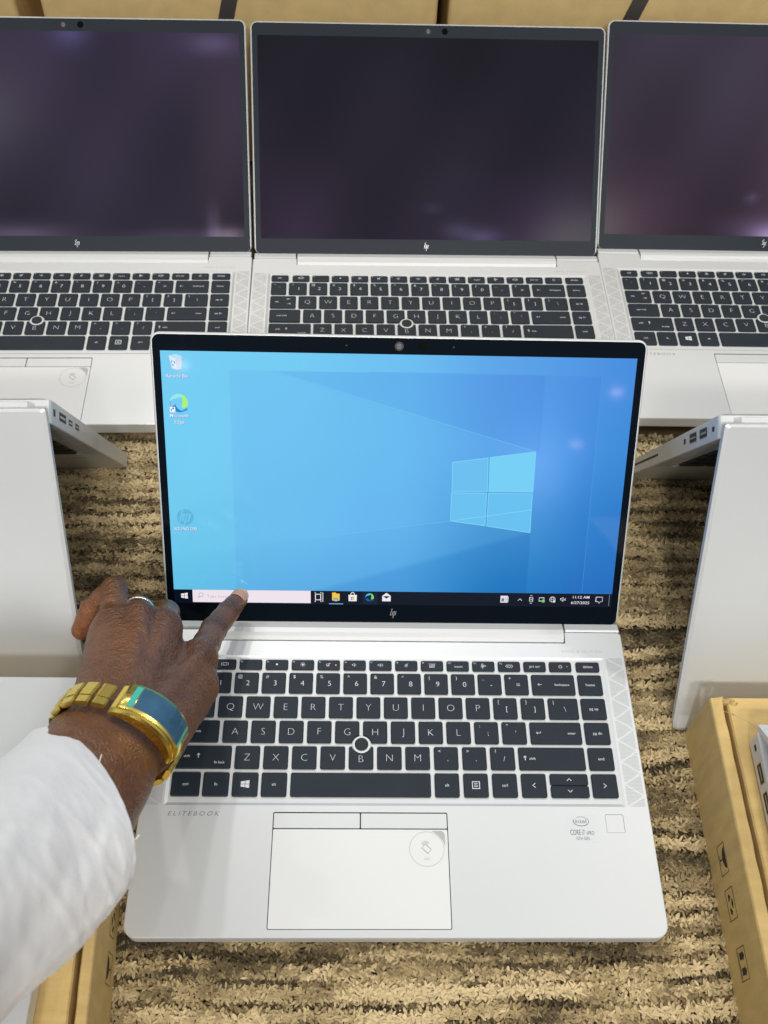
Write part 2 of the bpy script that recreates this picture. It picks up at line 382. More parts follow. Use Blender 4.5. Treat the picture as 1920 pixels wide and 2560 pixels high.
K(66.7, 82.8, 'q', dual('{', '[', 3.4)); K(85.5, 101.6, 'q', dual('}', ']', 3.4)); K(104.1, 124.4, 'q', dual('|', '\\', 3.6))
K(126.6, 143.3, 'q', word('pg up'))
K(-143.7, -116.4, 'a', lambda x0, x1, y0, y1: [T('caps lock', SM, x0 + 11, (y0 + y1) / 2, thin=0.0)])
for i, c in enumerate('ASDFGHJKL'): K(-113.9 + 18.5 * i, -113.9 + 18.5 * i + 16.1, 'a', bigf(c) if c in 'FJ' else big(c), c in 'GH')
K(52.8, 68.8, 'a', dual(':', ';', 3.4)); K(71.2, 87.5, 'a', dual('"', "'", 3.4))
K(90.0, 124.4, 'a', lambda x0, x1, y0, y1: arrow(x0 + 5.5, (y0 + y1) / 2, 1.4, 180) + [stroke([(x0 + 6.9, (y0 + y1) / 2), (x0 + 6.9, (y0 + y1) / 2 + 1.1)], .3), T('enter', SM, x1 - 4, (y0 + y1) / 2 - .1, 'R', thin=0.0)])
K(126.8, 143.4, 'a', word('pg dn'))
K(-143.7, -106.9, 'z', lambda x0, x1, y0, y1: [T('shift', SM, x0 + 6, (y0 + y1) / 2 + .6, 'L', thin=0.0)] + arrow(x0 + 15.5, (y0 + y1) / 2 + .8, 1.5, 90, .45) + [T('fn lock', SM, x1 - 4, y0 + 4.2, 'R', thin=0.0)])
for i, c in enumerate('ZXCVBNM'): K(-104.6 + 18.5 * i, -104.6 + 18.5 * i + 16.1, 'z', big(c, -.8 if c == 'B' else 0), c == 'B')
K(25.2, 41.1, 'z', dual('<', ',', 3.4)); K(43.8, 59.6, 'z', dual('>', '.', 3.4)); K(62.2, 78.3, 'z', dual('?', '/', 3.6))
K(80.8, 124.6, 'z', lambda x0, x1, y0, y1: arrow(x0 + 4.2, (y0 + y1) / 2 + .2, 1.5, 90, .45) + [T('shift', SM, x0 + 7, (y0 + y1) / 2, 'L', thin=0.0)])
K(126.9, 143.5, 'z', word('end'))
K(-143.7, -125.4, 's', word('ctrl')); K(-123.6, -107.0, 's', word('fn'))
K(-104.9, -88.4, 's', ctr(lambda x, y: winlogo(x, y, 2.7))); K(-86.4, -70.0, 's', word('alt'))
K(-67.7, 22.5, 's'); K(25.0, 40.9, 's', word('alt'))
K(43.6, 59.6, 's', ctr(lambda x, y: [stroke([(x - 2.3, y - 2.3), (x + 2.3, y - 2.3), (x + 2.3, y + 2.3), (x - 2.3, y + 2.3)], .5, 0, True)] + [stroke([(x - 1.2, y + d), (x + 1.2, y + d)], .4) for d in (-1, 0, 1)]))
K(62.3, 78.4, 's', word('ctrl'))
K(81.1, 97.3, 's', ctr(lambda x, y: chev(x, y, 1.5, '<')))
K(99.9, 124.7, (94.7, 102.3), ctr(lambda x, y: chev(x, y - .3, 1.5, '^'))); K(99.9, 124.7, (86.3, 94.2), ctr(lambda x, y: chev(x, y + .4, 1.5, 'v')))
K(127.0, 143.5, 's', ctr(lambda x, y: chev(x, y, 1.5, '>')))

KMESH, KLEG = [], []
for x0, x1, y0, y1, leg, cut in KEYS:
    cx, cy = (x0 + x1) / 2, (y0 + y1) / 2
    me = mesh('key', *keycap(x0, x1, y0, y1, cut, cx, cy)); me.materials.append(KEY)
    KMESH.append((me, (cx, cy, 0)))
    if leg:
        vf = join(leg(x0 - cx, x1 - cx, y0 - cy, y1 - cy)); vf = ([(a, b, KTOP + 0.03) for a, b, _ in vf[0]], vf[1])
        lm = mesh('legend', *vf); lm.materials.append(LEG); KLEG.append(lm)
    else: KLEG.append(None)
# --- other shared meshes
M_BASE = bmfix(base_mesh(), 'base'); M_BASE.materials.append(ALU)
M_TRAY = mesh('keyboard_tray', [(KI[0], KI[2], ZT), (KI[1], KI[2], ZT), (KI[1], KI[3], ZT), (KI[0], KI[3], ZT)], [(0, 1, 2, 3)]); M_TRAY.materials.append(ALU_D)
M_PW = mesh('trackpad_well', *join([well_floor(PAD, 1.0, 0.9, '')])); M_PW.materials.append(GAP)
M_FW = mesh('reader_well', *well_floor(FP, 0.8, 0.5, '')); M_FW.materials.append(GAP)
M_PAD = bmfix(slab(rrect(PAD[0] + .45, PAD[1] - .45, PAD[2] + .45, 65.3, .8, 3), -.8, -.10, .12), 'trackpad'); M_PAD.materials.append(ALU_P)
M_B1 = bmfix(slab(rrect(PAD[0] + .5, -23.0, 66.0, PAD[3] - .55, .6, 3), -.8, -.05, .2), 'button'); M_B1.materials.append(ALU)
M_B2 = bmfix(slab(rrect(-22.35, PAD[1] - .5, 66.0, PAD[3] - .55, .6, 3), -.8, -.05, .2), 'button'); M_B2.materials.append(ALU)
M_FP = bmfix(slab(rrect(FP[0] + .14, FP[1] - .14, FP[2] + .14, FP[3] - .14, .6, 3), -.4, -.06, .1), 'fingerprint'); M_FP.materials.append(ALU)
# speaker grille: perforations skip a zigzag line
def grille(sx):
    it = []
    x0, x1 = 148.3, 160.2; zz = [188.0, 176, 164, 149, 134, 119, 104, 89, 77]
    segs = []
    for k in range(9):
        ya = 188 - k * 15.4; segs.append(((x0, ya), (x1, ya - 7.7))); segs.append(((x1, ya - 7.7), (x0, ya - 15.4)))
    def far(x, y):
        for (ax, ay), (bx, by) in segs:
            t = max(0, min(1, ((x - ax) * (bx - ax) + (y - ay) * (by - ay)) / ((bx - ax) ** 2 + (by - ay) ** 2)))
            if math.hypot(x - ax - t * (bx - ax), y - ay - t * (by - ay)) < .55: return False
        return True
    j = 0; y = 81.0
    while y < 187.8:
        x = x0 + .3 + (.52 if j % 2 else 0)
        while x < x1 - .2:
            if far(x, y): it.append(disc(sx * x, y, .30, 0.02, 6) if sx > 0 else (disc(-x, y, .30, 0.02, 6)))
            x += 1.04
        y += .92; j += 1
    return join(it)
GRL = mat('grille_holes', (0.16, 0.17, 0.18), 0.6)
M_GR = [mesh('speaker_grille', *grille(s)) for s in (-1, 1)]
for m_ in M_GR: m_.materials.append(GRL)
# pointing stick
def lathe(prof, n=24, cx=0, cy=0):
    loops = [[(cx + r * math.cos(2 * PI * i / n), cy + r * math.sin(2 * PI * i / n), z) for i in range(n)] for r, z in prof]
    return loft(loops, True, True)
st = [lathe([(4.3, -.9), (4.5, .1), (4.5, .5), (4.2, .8), (3.6, .85), (3.2, .65)])]
for k in range(7):
    a = k * PI / 3; r = 0 if k == 6 else 2.0
    st.append(lathe([(.45, .5), (.45, .85), (.3, .95)], 8, r * math.cos(a), r * math.sin(a)))
M_STK = bmfix(join(st), 'pointing_stick'); M_STK.materials.append(mat('stick_rubber', (0.012, 0.018, 0.022), 0.7))
M_SRING = bmfix(lathe([(6.0, -.95), (6.0, -.1), (5.8, .0)], 32), 'stick_ring'); M_SRING.materials.append(ALU_D)
# lettering on the deck
M_E = mesh('lettering', *join([text('ELITEBOOK', 2.9, -143.6, 75.1, 0.03, 'L', thin=-.01, shear=.25, space=1.45)])); M_E.materials.append(PRINT)
_v = M_E.vertices; _x = [v.co.x for v in _v]; _k = 0.0322 / (max(_x) - min(_x)); _m = min(_x)
for v in _v: v.co.x = _m + (v.co.x - _m) * _k
M_B = mesh('lettering', *join([text('BANG & OLUFSEN', 2.1, 118.1, 193.4, 0.03, 'L', thin=-.01, space=1.15)])); M_B.materials.append(PRINTL)
_v = M_B.vertices; _x = [v.co.x for v in _v]; _k = 0.0284 / (max(_x) - min(_x)); _m = min(_x)
for v in _v: v.co.x = _m + (v.co.x - _m) * _k
# processor sticker and contactless sticker
M_ST = mesh('sticker', *slab([(108.0, 57.4), (125.3, 57.4), (126.1, 75.0), (108.6, 75.0)], 0.0, 0.06, 0.02)); M_ST.materials.append(STK)
def condensed(s, size, xc, yc, wdt, thin=0.0):
    V, Fc = text(s, size, 0, yc, 0.09, 'C', thin=thin); xs = [v[0] for v in V]; k = wdt / (max(xs) - min(xs))
    return [(v[0] * k + xc, v[1], v[2]) for v in V], Fc
M_ST2 = mesh('sticker_print', *join([stroke(arc(116.9, 70.9, 4.9, 62, -55, 16, 2.7), .3, .09), stroke(arc(116.9, 70.9, 5.0, 318, 160, 20, 3.0), .42, .09), stroke(arc(116.9, 70.9, 4.9, 122, 64, 10, 2.9), .25, .09),
      condensed('intel', 2.6, 116.6, 71.0, 7.2), condensed('CORE i7', 3.4, 113.9, 63.8, 9.2, .006), condensed('vPRO', 2.6, 121.9, 63.4, 5.0), condensed('10TH GEN', 2.0, 117.0, 59.9, 8.4)])); M_ST2.materials.append(PRINT)
nf = [stroke([(18.6 + 10.45 * math.cos(a), 53.0 + 10.45 * math.sin(a)), (18.6 + 10.95 * math.cos(a), 53.0 + 11.1 * math.sin(a))], .42, 0) for a in [2 * PI * k / 84 for k in range(84)]]
nf += [stroke([(17.8, 56.2), (21.4, 52.6), (19.2, 50.2), (15.5, 53.6)], .55, 0, True), poly([(21.6, 64.4), (28.3, 64.4), (29.6, 63.4), (30.2, 61.8), (30.2, 54.6), (28.6, 58.4), (26.2, 61.2), (23.8, 63.2)]),
       stroke(arc(18.0, 55.6, 1.5, 20, 190, 10), .5), stroke(arc(18.0, 55.6, 2.4, 15, 185, 12), .35), text('NFC', 1.5, 18.8, 46.8, 0, thin=0)]
vf = join(nf); M_NFC = mesh('contactless_mark', [(x, y, -.06) for x, y, z in vf[0]], vf[1]); M_NFC.materials.append(PRINTL)
# ports on the sides
def port(y0, y1, z0, z1, side, kind):
    x = side * (HW + .02); o = []
    def quad(ya, yb, za, zb, xx, dep):
        return boxm(min(xx, xx - side * dep), max(xx, xx - side * dep), ya, yb, za, zb)
    rim = quad(y0 - .5, y1 + .5, z0 - .5, z1 + .5, x + side * .05, 1.0)
    hole = quad(y0, y1, z0, z1, x + side * .10, 1.0)
    tongue = quad(y0 + (y1 - y0) * .12, y1 - (y1 - y0) * .12, (z0 + z1) / 2 - .5, (z0 + z1) / 2 + .7, x + side * .14, 1.0)
    return rim, hole, tongue
# lid pieces in the lid frame (u across, v up from the hinge axis, w towards the user)
WF = 3.15
def rr2(x0, x1, y0, y1, rb, rt, n=6):
    P = []
    for cx, cy, a0, q in ((x1 - rb, y0 + rb, -PI / 2, rb), (x1 - rt, y1 - rt, 0, rt), (x0 + rt, y1 - rt, PI / 2, rt), (x0 + rb, y0 + rb, PI, rb)):
        P += [(cx + q * math.cos(a0 + PI / 2 * i / n), cy + q * math.sin(a0 + PI / 2 * i / n)) for i in range(n + 1)]
    return P
def lid_mesh(v0=0.0):
    rb = 6.2 if v0 == 0 else 1.6
    a = rr2(-160.2, 160.2, v0 + .6, 198.6, rb * .9, 5.5); b = rr2(-160.9, 160.9, v0, 199.3, rb, 6.2); c = b; d = rr2(-158.6, 158.6, v0 + 1.5, 197.2, rb * .8, 5)
    V, Fc = loft([[(x, y, -2.0) for x, y in d], [(x, y, -1.2) for x, y in c], [(x, y, WF - .6) for x, y in b], [(x, y, WF - .1) for x, y in a]])
    return V, Fc
    cheek = []
    for s in (-1, 1):
        x0, x1 = sorted((s * 122.2, s * 160.5))
        cheek.append(([(x0, .2, -1.0), (x1, .2, -1.0), (x1, .2, WF - .3), (x0, .2, WF - .3), (x0, -7.0, 2.3), (x1, -7.0, 2.3), (x1, -6.4, 5.2), (x0, -6.4, 5.2)], [(0, 1, 2, 3), (4, 5, 6, 7), (0, 1, 5, 4), (3, 2, 6, 7), (0, 3, 7, 4), (1, 2, 6, 5)]))
    return V, Fc
M_LID = bmfix(lid_mesh(), 'lid_shell'); M_LID.materials.append(ALU)
M_LIDT = bmfix(lid_mesh(-11.0), 'lid_shell'); M_LIDT.materials.append(ALU)
M_LIDX = bmfix(lid_mesh(-17.5), 'lid_shell'); M_LIDX.materials.append(ALU)
_b = rrect(-159.6, 159.6, .0, 198.1, 4.8, 6)
M_BEZ = bmfix(slab(_b, WF - .2, WF + .12, .05), 'bezel'); M_BEZ.materials.append(BEZ)
M_BEZB = M_BEZ.copy(); M_BEZB.materials.clear(); M_BEZB.materials.append(BEZB)
VA = 13.73
def hinge_cover():
    # section across the strip between deck and lid, swept along x (drawn for the lid frame of an open lid)
    sec = [(-13.6, 8.0), (-12.2, 9.2), (-10.2, 11.2), (-6.8, 8.3), (-0.4, 3.6), (-0.4, -1.6), (-6, -2.6), (-12, 2.0)]
    V, Fc = loft([[(-120.6, v, w) for v, w in sec], [(120.6, v, w) for v, w in sec]])
    return V, Fc
M_CAMC = mesh('camera_ring', *disc(0, 0, 2.9, 0, 20)); M_CAMC.materials.append(BLACK)
M_CAMD = mesh('camera_shutter', *disc(0, 0, 1.75, 0, 18)); M_CAMD.materials.append(mat('shutter_grey', (0.22, 0.20, 0.22), 0.5, 0.0, 0.2))
_st = [stroke([(-1.9 + k * .62 - 1.0, -1.0 - .0), (-1.9 + k * .62 + 1.2, 1.2)], .16) for k in range(7)]
M_CAMD2 = mesh('shutter_hatch', *join([([(x, y, .02) for x, y, z in v], f) for v, f in [_s for _s in _st]])); M_CAMD2.materials.append(BLACK)
M_IR = mesh('infrared_camera', *disc(0, 0, 2.8, 0, 20)); M_IR.materials.append(mat('lens_black', (0.001, 0.003, 0.002), 0.6, 0.0, 0.05))
M_MIC = mesh('microphone_hole', *disc(0, 0, .55, 0, 8)); M_MIC.materials.append(BLACK)
def slashlogo(x, y, s):
    o = []
    o.append(stroke([(x - 2.1 * s, y - 1.6 * s), (x - .85 * s, y + 3.6 * s)], .44 * s))            # tall stroke
    o.append(stroke([(x - .85 * s, y - 1.6 * s), (x - .05 * s, y + 1.6 * s)], .44 * s))
    o.append(stroke([(x - .35 * s, y - 3.6 * s), (x + .9 * s, y + 1.6 * s)], .44 * s))
    o.append(stroke([(x + 1.15 * s, y - 1.6 * s), (x + 1.95 * s, y + 1.6 * s)], .44 * s))
    return join(o)
M_LOGO = mesh('logo', *slashlogo(0, 0, 1.0)); M_LOGO.materials.append(LOGO)
def tr(x, y, z=0): return Matrix.Translation(Vector((x, y, z)) * S)

# lit desktop picture and dark panels as colour grids
def grid(nu, nv, fn, z, u0=-154.7, u1=154.7, v0=0, v1=174.0):
    us = np.linspace(u0, u1, nu + 1); vs = np.linspace(v0, v1, nv + 1)
    U, Vv = np.meshgrid(us, vs)
    C = fn(U.ravel(), Vv.ravel())
    V = np.stack([U.ravel(), Vv.ravel() + VA, np.full(U.size, z)], 1) * S
    idx = np.arange((nu + 1) * (nv + 1)).reshape(nv + 1, nu + 1)
    Fq = np.stack([idx[:-1, :-1], idx[:-1, 1:], idx[1:, 1:], idx[1:, :-1]], -1).reshape(-1, 4)
    me = D.meshes.new('screen'); me.vertices.add(len(V)); me.vertices.foreach_set('co', V.astype(np.float32).ravel())
    me.loops.add(Fq.size); me.loops.foreach_set('vertex_index', Fq.ravel().astype(np.int32))
    me.polygons.add(len(Fq)); me.polygons.foreach_set('loop_start', np.arange(0, Fq.size, 4, dtype=np.int32)); me.polygons.foreach_set('loop_total', np.full(len(Fq), 4, np.int32))
    me.update(calc_edges=True); setcol(me, C); return me
def s2l(a):
    a = np.clip(a, 0, 255) / 255; return np.where(a <= .04045, a / 12.92, ((a + .055) / 1.055) ** 2.4)
CU = np.array([-154.7, -75, 0, 75, 154.7]); CV = np.array([0, 58, 116, 174.0])
CG = np.array([[(98, 192, 230), (92, 178, 228), (86, 168, 224), (20, 128, 192), (32, 104, 188)],
               [(108, 200, 236), (108, 194, 238), (100, 184, 236), (70, 152, 212), (36, 120, 200)],
               [(113, 205, 242), (112, 199, 241), (106, 193, 240), (90, 166, 232), (58, 138, 216)],
               [(116, 204, 242), (114, 203, 242), (106, 190, 240), (88, 160, 230), (68, 140, 222)]], float)
def wall(u, v):
    tu = np.clip(np.interp(u, CU, np.arange(5)), 0, 3.9999); tv = np.clip(np.interp(v, CV, np.arange(4)), 0, 2.9999)
    iu, iv = tu.astype(int), tv.astype(int); fu, fv = tu - iu, tv - iv; fu = fu * fu * (3 - 2 * fu) * .5 + fu * .5; fv = fv * fv * (3 - 2 * fv) * .5 + fv * .5
    fu, fv = fu[:, None], fv[:, None]
    c = CG[iv, iu] * (1 - fu) * (1 - fv) + CG[iv, iu + 1] * fu * (1 - fv) + CG[iv + 1, iu] * (1 - fu) * fv + CG[iv + 1, iu + 1] * fu * fv
    def side(x0, y0, x1, y1, soft): return np.clip(.5 + (v - (y0 + (y1 - y0) * (u - x0) / (x1 - x0))) / soft, 0, 1)[:, None]
    inr = ((u > -111) & (u < 133) & (v < 162.6))[:, None]
    c = np.where(inr, c * np.array([.965, .965, .995]), c)
    # beams of light that fan out of the window
    up = side(-80, 161.1, 92.8, 111.5, 3.0) * inr * (u < 95)[:, None]
    c = c * (1 - .045 * up * np.array([1.5, 1.0, .3]))
    lo = (1 - side(93, 54.7, -3, 25.7, 4.0)) * (u < 93)[:, None]
    c = c * (1 - lo * np.array([.16, .07, .03]))
    b3 = (side(-66, 47.7, 92, 71.2, 3.0)) * (1 - side(-66, 60, 92, 111, 60)) * (u < 93)[:, None]
    c = c + 4 * b3
    gl = np.exp(-(((u - 98) / 22) ** 2 + ((v - 96) / 30) ** 2))[:, None]
    c = c + gl * np.array([22, 14, 16])
    return s2l(c)
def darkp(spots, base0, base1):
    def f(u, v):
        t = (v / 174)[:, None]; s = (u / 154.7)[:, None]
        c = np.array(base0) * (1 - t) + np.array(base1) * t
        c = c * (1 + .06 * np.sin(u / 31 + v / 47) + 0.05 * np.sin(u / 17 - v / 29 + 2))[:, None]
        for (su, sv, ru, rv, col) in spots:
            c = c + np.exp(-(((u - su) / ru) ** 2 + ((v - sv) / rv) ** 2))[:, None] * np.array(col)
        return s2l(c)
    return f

CHARC = (lin((20, 30, 45)))
def desktop(parent, LM):
    sc = link('screen', grid(300, 170, wall, WF + .16), SCR, parent, LM)
    Z1, Z2, Z3 = WF + .19, WF + .21, WF + .23
    def P(v, f, z): return [(x, y + VA, z) for x, y, _ in v], f
    def it(vf, col, z=Z1): return (P(vf[0], vf[1], z), lin(col))
    I = Matrix.Identity(4)
    # translucent looking window panes of the wallpaper
    panes = [[(37.1, 103.5), (60.8, 106.9), (61.6, 83.7), (37.4, 83.5)], [(62.2, 107.2), (92.8, 111.5), (92.8, 83.7), (62.7, 83.6)], [(37.2, 82.4), (61.2, 82.5), (61.4, 59.3), (37.3, 62.5)], [(62.6, 82.3), (92.5, 82.4), (92.9, 54.8), (62.6, 59.1)]]
    for k, p in enumerate(panes):
        cs = [(106, 190, 238), (116, 206, 244), (104, 192, 238), (102, 192, 240)][k]
        colored('window_pane', [(P(*stroke(p, .5, 0, True), Z2), lin((126, 210, 246)))] + [it(poly(p), cs)], SCR, sc, I)
    ln = [it(stroke([(133, 11), (133, 162.6), (-20, 162.4)], .18), (88, 156, 228)), it(stroke([(-20, 162.4), (-110, 162.4)], .15), (112, 196, 243)), it(stroke([(-80, 161), (92.8, 111.5)], .25), (116, 198, 242)),
          it(stroke([(-66, 47.7), (37, 62.5)], .25), (112, 194, 240)), it(stroke([(38, 62.6), (92.3, 71.0)], .5), (124, 210, 246), Z2)]
    colored('wallpaper_lines', ln, SCR, sc, I)
    tb = colored('taskbar', [it(poly([(-154.7, 0), (154.7, 0), (154.7, 10.0), (-154.7, 10.2)]), (3, 13, 32)), it(poly([(-141.8, .8), (-59.0, .8), (-59.0, 10.1), (-141.8, 10.1)]), (238, 226, 236), Z2), it(stroke([(-46, .5), (-36.2, .5)], .5), (140, 190, 235), Z2),
                 it(stroke([(153.0, 1), (153.0, 9.6)], .25), (150, 160, 175), Z2), it(poly([(-22.5, .2), (-12, .2), (-12, 9.8), (-22.5, 9.8)]), (12, 28, 48), Z2)], SCR, sc, I)
    W_ = (240, 232, 238)
    colored('start_icon', [it(vf, W_, Z3) for vf in winlogo(-147.6, 5.5, 2.3)], SCR, sc, I)
    grey = (150, 142, 150)
    colored('search_box_text', [it(stroke(arc(-136.0, 6.3, 1.5, 0, 360, 14), .3, 0, True), grey, Z3), it(stroke([(-137.1, 5.2), (-138.4, 3.7)], .35), grey, Z3), it(text('Type here to search', 2.4, -131.8, 5.3, 0, 'L', thin=-.02), grey, Z3)], SCR, sc, I)
    colored('task_view_icon', [it(stroke([(-55.6, 3.4), (-51.9, 3.4), (-51.9, 7.6), (-55.6, 7.6)], .55, 0, True), W_, Z3)] + [it(stroke([(-55.8, a), (-55.8, b)], .5), W_, Z3) for a, b in ((1.8, 2.9), (8.2, 9.2))] + [it(stroke([(-51.8, a), (-51.8, b)], .5), W_, Z3) for a, b in ((1.8, 2.9), (8.2, 9.2))] + [it(stroke([(-50.4, 2), (-50.4, 9)], .45), W_, Z3)], SCR, sc, I)
    colored('folder_icon', [it(poly([(-43.9, 3), (-38.6, 3), (-38.6, 8.2), (-40.8, 8.2), (-41.4, 9.0), (-43.9, 9.0)]), (250, 196, 60), Z3), it(poly([(-42.9, 2.6), (-39.6, 2.6), (-39.6, 5.0), (-42.9, 5.0)]), (90, 170, 225), Z3 + .02), it(poly([(-42.0, 2.5), (-40.5, 2.5), (-40.5, 3.7), (-42.0, 3.7)]), (250, 196, 60), Z3 + .04)], SCR, sc, I)
    colored('store_icon', [it(poly([(-32.2, 2.6), (-26.6, 2.6), (-26.4, 7.4), (-32.4, 7.4)]), (238, 236, 240), Z3), it(stroke(arc(-29.4, 7.4, 1.3, 0, 180, 8, 1.9), .5), (238, 236, 240), Z3)] +
            [it(poly([(-30.7 + a, 3.5 + b), (-29.6 + a, 3.5 + b), (-29.6 + a, 4.6 + b), (-30.7 + a, 4.6 + b)]), c, Z3 + .02) for a, b, c in ((0, 1.3, (235, 90, 60)), (1.3, 1.3, (130, 185, 50)), (0, 0, (60, 160, 225)), (1.3, 0, (245, 190, 50)))], SCR, sc, I)
    def swirl(x, y, s, z, pale):
        a = (150, 228, 240) if pale else (70, 200, 215); b = (175, 240, 110) if pale else (130, 220, 90); c = (105, 178, 232) if pale else (25, 110, 200); d = (42, 132, 196) if pale else (18, 88, 180)
        def pl(*q): return poly([(x + s * m, y + s * n) for m, n in q])
        def ar(r, a0, a1, cx=0, cy=0, n=14): return [((cx + r * math.cos(math.radians(a0 + (a1 - a0) * i / n))), (cy + r * math.sin(math.radians(a0 + (a1 - a0) * i / n)))) for i in range(n + 1)]
        o = [it(pl(*(ar(1, 170, 20) + ar(.62, 10, 120, .18, .02)[::1])), a, z)]
        o += [it(pl(*(ar(1, 75, -18) + ar(.45, -30, -120, .52, -.05) + [(.45, .25), (.35, .6)])), b, z + .01)]
        o += [it(pl(*(ar(1, 172, 262, 0, 0) + ar(.62, 235, 100, -.28, -.12))), c, z + .02)]
        o += [it(pl(*(ar(.98, 205, 330, .06, -.02) + ar(.85, 300, 190, .48, -.0)[::1])), d, z + .03)]
        return o
    colored('browser_icon', swirl(-17.4, 5.6, 3.0, Z3, False), SCR, sc, I)
    colored('mail_icon', [it(poly([(-8.5, 2.8), (-2.5, 2.8), (-2.5, 6.9), (-5.5, 9.2), (-8.5, 6.9)]), (238, 236, 240), Z3), it(poly([(-8.0, 6.7), (-3.0, 6.7), (-5.5, 4.8)]), (8, 16, 34), Z3 + .02)], SCR, sc, I)
    G_ = (226, 226, 232)
    tr_ = [it(poly([(75.4, 2.7), (80.6, 2.7), (80.6, 7.9), (75.4, 7.9)]), G_, Z3), it(poly([(76.2, 3.6), (78.0, 3.6), (78.0, 6.0), (76.2, 6.0)]), (110, 118, 135), Z3 + .02)] + [it(stroke([(78.5, a), (80, a)], .25), (110, 118, 135), Z3 + .02) for a in (4, 5, 6)] + [it(stroke([(81, 3.2), (81, 7.2)], .3), G_, Z3)]
    tr_ += [it(stroke([(87.9, 4.3), (89.3, 5.8), (90.7, 4.3)], .35), G_, Z3)]
    tr_ += [it(stroke([(96.2, 3.9), (98.4, 3.9), (98.4, 6.8), (96.2, 6.8)], .4, 0, True), G_, Z3), it(stroke([(96.5, 8.2), (98.1, 8.2)], .35), G_, Z3), it(stroke([(96.5, 2.5), (98.1, 2.5)], .35), G_, Z3), it(disc(97.3, 5.3, .4), G_, Z3)]
    tr_ += [it(stroke([(103.0, 4.2), (106.4, 4.2), (106.4, 6.7), (103.0, 6.7)], .4, 0, True), G_, Z3), it(disc(106.0, 4.2, 1.2), (120, 205, 110), Z3 + .02)]
    tr_ += [it(stroke(arc(112.5, 5.5, 2.0, 0, 360, 18), .3, 0, True), G_, Z3), it(stroke(arc(112.5, 5.5, .9, 0, 360, 14, 2.0), .25, 0, True), G_, Z3), it(stroke([(110.5, 5.5), (114.5, 5.5)], .25), G_, Z3), it(stroke([(110.8, 6.6), (114.2, 6.6)], .2), G_, Z3), it(disc(113.8, 4.0, .9), G_, Z3)]
    tr_ += [it(stroke([(118.4, 4.9), (119.1, 4.9), (120.0, 4.0), (120.0, 7.2), (119.1, 6.3), (118.4, 6.3)], .3, 0, True), G_, Z3), it(stroke([(120.8, 4.8), (122.0, 6.3)], .3), G_, Z3), it(stroke([(120.8, 6.3), (122.0, 4.8)], .3), G_, Z3)]
    tr_ += [it(stroke([(143.6, 7.6), (148.2, 7.6), (148.2, 4.2), (147.0, 4.2), (145.9, 3.0), (145.2, 4.2), (143.6, 4.2)], .35, 0, True), G_, Z3)]
    colored('tray_icons', tr_, SCR, sc, I)
    def fit(s, x0, x1, y, h, col, z):
        V, Fc = text(s, h, 0, y, 0, 'C', thin=0.004); xs = [q[0] for q in V]; k = (x1 - x0) / (max(xs) - min(xs)); return it(([(q[0] * k + (x0 + x1) / 2, q[1], 0) for q in V], Fc), col, z)
    colored('clock_text', [fit('11:12 AM', 127.0, 138.8, 7.4, 2.0, W_, Z3), fit('6/27/2025', 126.0, 139.0, 3.2, 2.0, W_, Z3)], SCR, sc, I)
    def lab(s, x0, x1, y, h=2.1):
        sh = fit(s, x0 + .25, x1 + .25, y - .25, h, (70, 120, 165), Z1); return [sh, fit(s, x0, x1, y, h, (240, 236, 250), Z3)]
    colored('recycle_bin_icon', [it(poly([(-149.3, 170.8), (-145, 172), (-141.0, 170.6), (-145.2, 169.4)]), (176, 226, 244), Z1), it(poly([(-149.3, 170.8), (-145.2, 169.4), (-144.4, 161.9), (-147.6, 162.8)]), (214, 234, 246), Z2), it(poly([(-145.2, 169.4), (-141.0, 170.6), (-141.6, 162.8), (-144.4, 161.9)]), (196, 214, 234), Z2),
            it(poly([(-147.5, 163.6), (-144.4, 162.7), (-141.7, 163.5), (-141.7, 162.8), (-144.4, 161.9), (-147.5, 162.8)]), (238, 214, 214), Z3)] + [it(stroke(arc(-146.8, 166.2, 1.15, a, a + 85, 5, 1.4), .6), (80, 160, 205), Z3) for a in (100, 220, 340)] + lab('Recycle Bin', -151.6, -137.4, 158.0), SCR, sc, I)
    colored('browser_shortcut', swirl(-144.4, 140.4, 6.0, Z1, True) + [it(poly([(-150.4, 134.4), (-146.9, 134.4), (-146.9, 137.9), (-150.4, 137.9)]), (240, 240, 248), Z3 + .04), it(stroke([(-149.6, 135.1), (-149.3, 136.3), (-148.2, 136.9)], .4), (50, 90, 150), Z3 + .06), it(poly([(-148.6, 137.5), (-147.3, 137.3), (-148.3, 136.2)]), (50, 90, 150), Z3 + .06)] + lab('Microsoft', -150.6, -138.4, 132.2) + lab('Edge', -147.7, -141.4, 128.0), SCR, sc, I)
    hp = [it(disc(-144.1, 62.8, 5.7, 0, 32), (93, 180, 218), Z1)]
    hc = (112, 198, 234)
    hp += [it(stroke([(-148.0, 59.2), (-145.7, 67.9)], .95), hc, Z2), it(stroke([(-147.0, 64.9), (-144.9, 64.9), (-146.1, 59.6)], .9), hc, Z2), it(stroke([(-145.0, 57.5), (-142.9, 65.2)], .95), hc, Z2), it(stroke([(-143.0, 65.0), (-140.8, 65.0), (-141.9, 60.0), (-144.0, 60.0)], .9), hc, Z2)]
    colored('driver_shortcut', hp + lab('SOUND DRI', -152.0, -136.6, 54.6), SCR, sc, I)
    return sc

